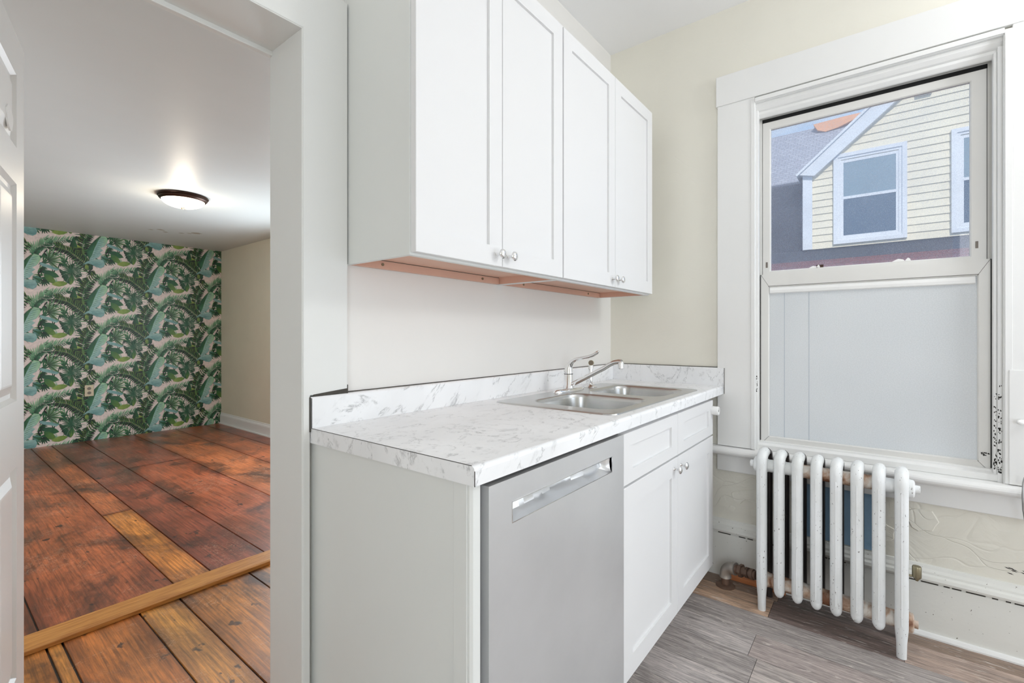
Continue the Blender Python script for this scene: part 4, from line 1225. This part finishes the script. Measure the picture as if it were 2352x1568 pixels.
MB().lathe([(.022, 0), (.0285, .002), (.0285, .016), (.022, .018)], tuple(P0 + hd * .068), tuple(hd), 6).build('union_nut', M['rustpipe'], sp_)
MB().lathe([(.019, 0), (.024, .002), (.024, .012), (.019, .014)], tuple(P0 + hd * .100), tuple(hd), 8).build('valve_nut', M['rustpipe'], sp_)
MB().lathe([(.016, 0), (.023, .002), (.023, .016), (.018, .020), (.018, .026)], tuple(P0 + hd * .119), tuple(hd), 18).build('tail_collar', M['rustpipe'], sp_, smooth=True)

# wire rack and hook at the right edge of the picture
wr = empty('wire_rack', (2.37, -.45, .6), 'grey metal wire rack hung on the window casing at the right', 'rack')
MB().tube([(2.362, -.394, .668), (2.352, -.389, .652), (2.344, -.386, .61), (2.346, -.388, .56), (2.354, -.394, .52), (2.362, -.398, .505)], .0035, 10).build('curved_rod', M['grey_rod'], wr, smooth=True)
for (z, m_, r) in ((.655, M['rubber'], .0016), (.628, M['rubber'], .0016), (.642, M['grey_rod'], .006), (.545, M['grey_rod'], .0035)):
    MB().tube([(2.352 if z > .6 else 2.350, -.392, z), (2.365, -.75, z)], r, 8).build('cross_bar', m_, wr, smooth=True)
MB().box(2.362, 2.409, -.66, -.64, .635, .66).build('bracket', M['grey_rod'], wr)
hk = MB().lathe([(.0, .0), (.006, .003), (.009, .010), (.0095, .018), (.007, .03), (.006, .045)], (2.372, -.378, .855), (.75, -.66, 0), 16)
o = hk.build('wall_hook', M['plastic'], None, smooth=True); tag(o, 'white rounded hook tip on the casing at the right edge', 'hook')

# ================================================================== outside: the neighbour's house
hs = empty('house', (9.5, 0, 0), 'cream clapboard house with a gabled dormer seen through the upper pane', 'house')
FX = 9.5
y_l = 1.03; zb0 = 2.62
def zr(y): return 3.93 + (1.03 - y) * .885 if y > -1.35 else 3.93 + 2.38 * .885 - (-1.35 - y) * .885
# clapboard courses, each a slanted board
mb = MB()
z = zb0
while z < 6.2:
    z1 = z + .118
    # left limit follows the rake
    yl = y_l if z < 3.93 else 1.03 - (z - 3.93) / .885
    yl1 = y_l if z1 < 3.93 else 1.03 - (z1 - 3.93) / .885
    if yl1 < -1.3: break
    yr = -3.6 if z < 4.6 else -2.9
    yr = max(yr, -3.6)
    rr_ = -2.7 - (yl1 + 0) if z > 3.93 else -3.6
    yr = max(-3.6, rr_) if z > 3.93 else -3.6
    mb.prism([(FX - .016, z), (FX, z1), (FX + .02, z1), (FX + .02, z)], 1, yr, yl1)
    z = z1
mb.build('clapboard_wall', M['siding'], hs)
mb = MB().box(FX - .035, FX + .02, .905, 1.045, zb0, 3.93)
mb.build('corner_board', M['exttrim'], hs)
mb = MB()
d_ = .24
a = (1.12, 3.93 - .02); b = (-1.35, 3.93 + 2.38 * .885 + .06)
mb.prism([a, (a[0] - .25, a[1] - .06), (b[0], b[1] - .30), b], 0, FX - .10, FX + .03)
mb.prism([(b[0], b[1]), (b[0], b[1] - .30), (-3.7, 3.87), (-3.8, 3.93)], 0, FX - .10, FX + .03)
mb.build('rake_board', M['exttrim'], hs)
mb = MB()
mb.prism([(a[0] + .02, a[1] + .0), (b[0], b[1] + .05), (b[0], b[1]), (a[0], a[1] - .03)], 0, FX - .13, FX + 3.0)
mb.prism([(b[0], b[1] + .05), (-3.9, 3.9), (-3.9, 3.85), (b[0], b[1])], 0, FX - .13, FX + 3.0)
mb.build('dormer_roof', M['exttrim'], hs)
def ext_window(y0, y1, z0, z1, blind=True):
    wroot = MB()
    def fr(a0, a1, b0, b1, w, x0, x1):
        wroot.box(x0, x1, a0, a0 + w, b0, b1).box(x0, x1, a1 - w, a1, b0, b1).box(x0, x1, a0 + w, a1 - w, b1 - w, b1).box(x0, x1, a0 + w, a1 - w, b0, b0 + w)
    fr(y0, y1, z0, z1, .06, FX - .05, FX - .0)
    fr(y0 + .05, y1 - .05, z0 + .05, z1 - .05, .05, FX - .035, FX)
    fr(y0 + .09, y1 - .09, z0 + .09, z1 - .11, .045, FX - .025, FX)
    zm = (z0 + z1) / 2 + .01
    wroot.box(FX - .028, FX - .005, y0 + .12, y1 - .12, zm - .022, zm + .022)
    w_ = wroot.build('window', M['exttrim'], hs)
    MB().box(FX - .021, FX - .018, y0 + .12, y1 - .12, z0 + .12, zm).build('pane', M['extglass'], w_)
    MB().box(FX - .021, FX - .018, y0 + .12, y1 - .12, zm, z1 - .14).build('pane', M['blind'], w_)
ext_window(-.335, .605, 2.665, 4.150)
ext_window(-1.80, -.835, 2.665, 4.190)
mb = MB()
mb.box(FX - .05, FX, -.14 - .16, -.14, 5.02, 5.24) if False else None
MB().box(FX - .06, FX - .01, -.62, -.44, 4.80, 5.02).build('wall_vent', M['exttrim'], hs)
# lower roof with its shade put into the dark colour, and main roof
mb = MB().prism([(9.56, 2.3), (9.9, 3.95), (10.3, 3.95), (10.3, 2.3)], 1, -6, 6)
mb.build('lower_roof', M['shaded_roof'], hs)
mb = MB().prism([(9.86, 3.93), (11.05, 5.265), (12.6, 3.4), (10.3, 3.4)], 1, .0, 6)
mb.build('main_roof', M['shingle'], hs)
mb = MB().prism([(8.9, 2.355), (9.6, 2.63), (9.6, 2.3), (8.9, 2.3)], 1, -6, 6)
mb.build('skirt_roof', M['shaded_roof'], hs)  # shade below the dormer is in the roof colour
mb = MB().box(8.86, 9.6, -6, 6, 2.20, 2.345)
mb.build('gutter', M['brick'], hs)
mb = MB().box(8.95, 13.0, -6, 6, -3.2, 2.19)
mb.build('brick_wall', M['brick'], hs)
mb = MB()
mb.prism([(1.02, 5.27), (.95, 5.14), (.82, 5.08), (.62, 5.11), (.30, 5.22), (.20, 5.29), (.55, 5.29)], 0, 10.86, 11.07)
mb.build('sunlit_ridge_patch', M['sunlit_ridge'], hs)  # sunlit patch near the ridge, built as a coloured piece
struct(MB().box(2.8, 30, -15, 15, -3.3, -3.2).build('ground', M['ground'], None), 'ground between the houses')
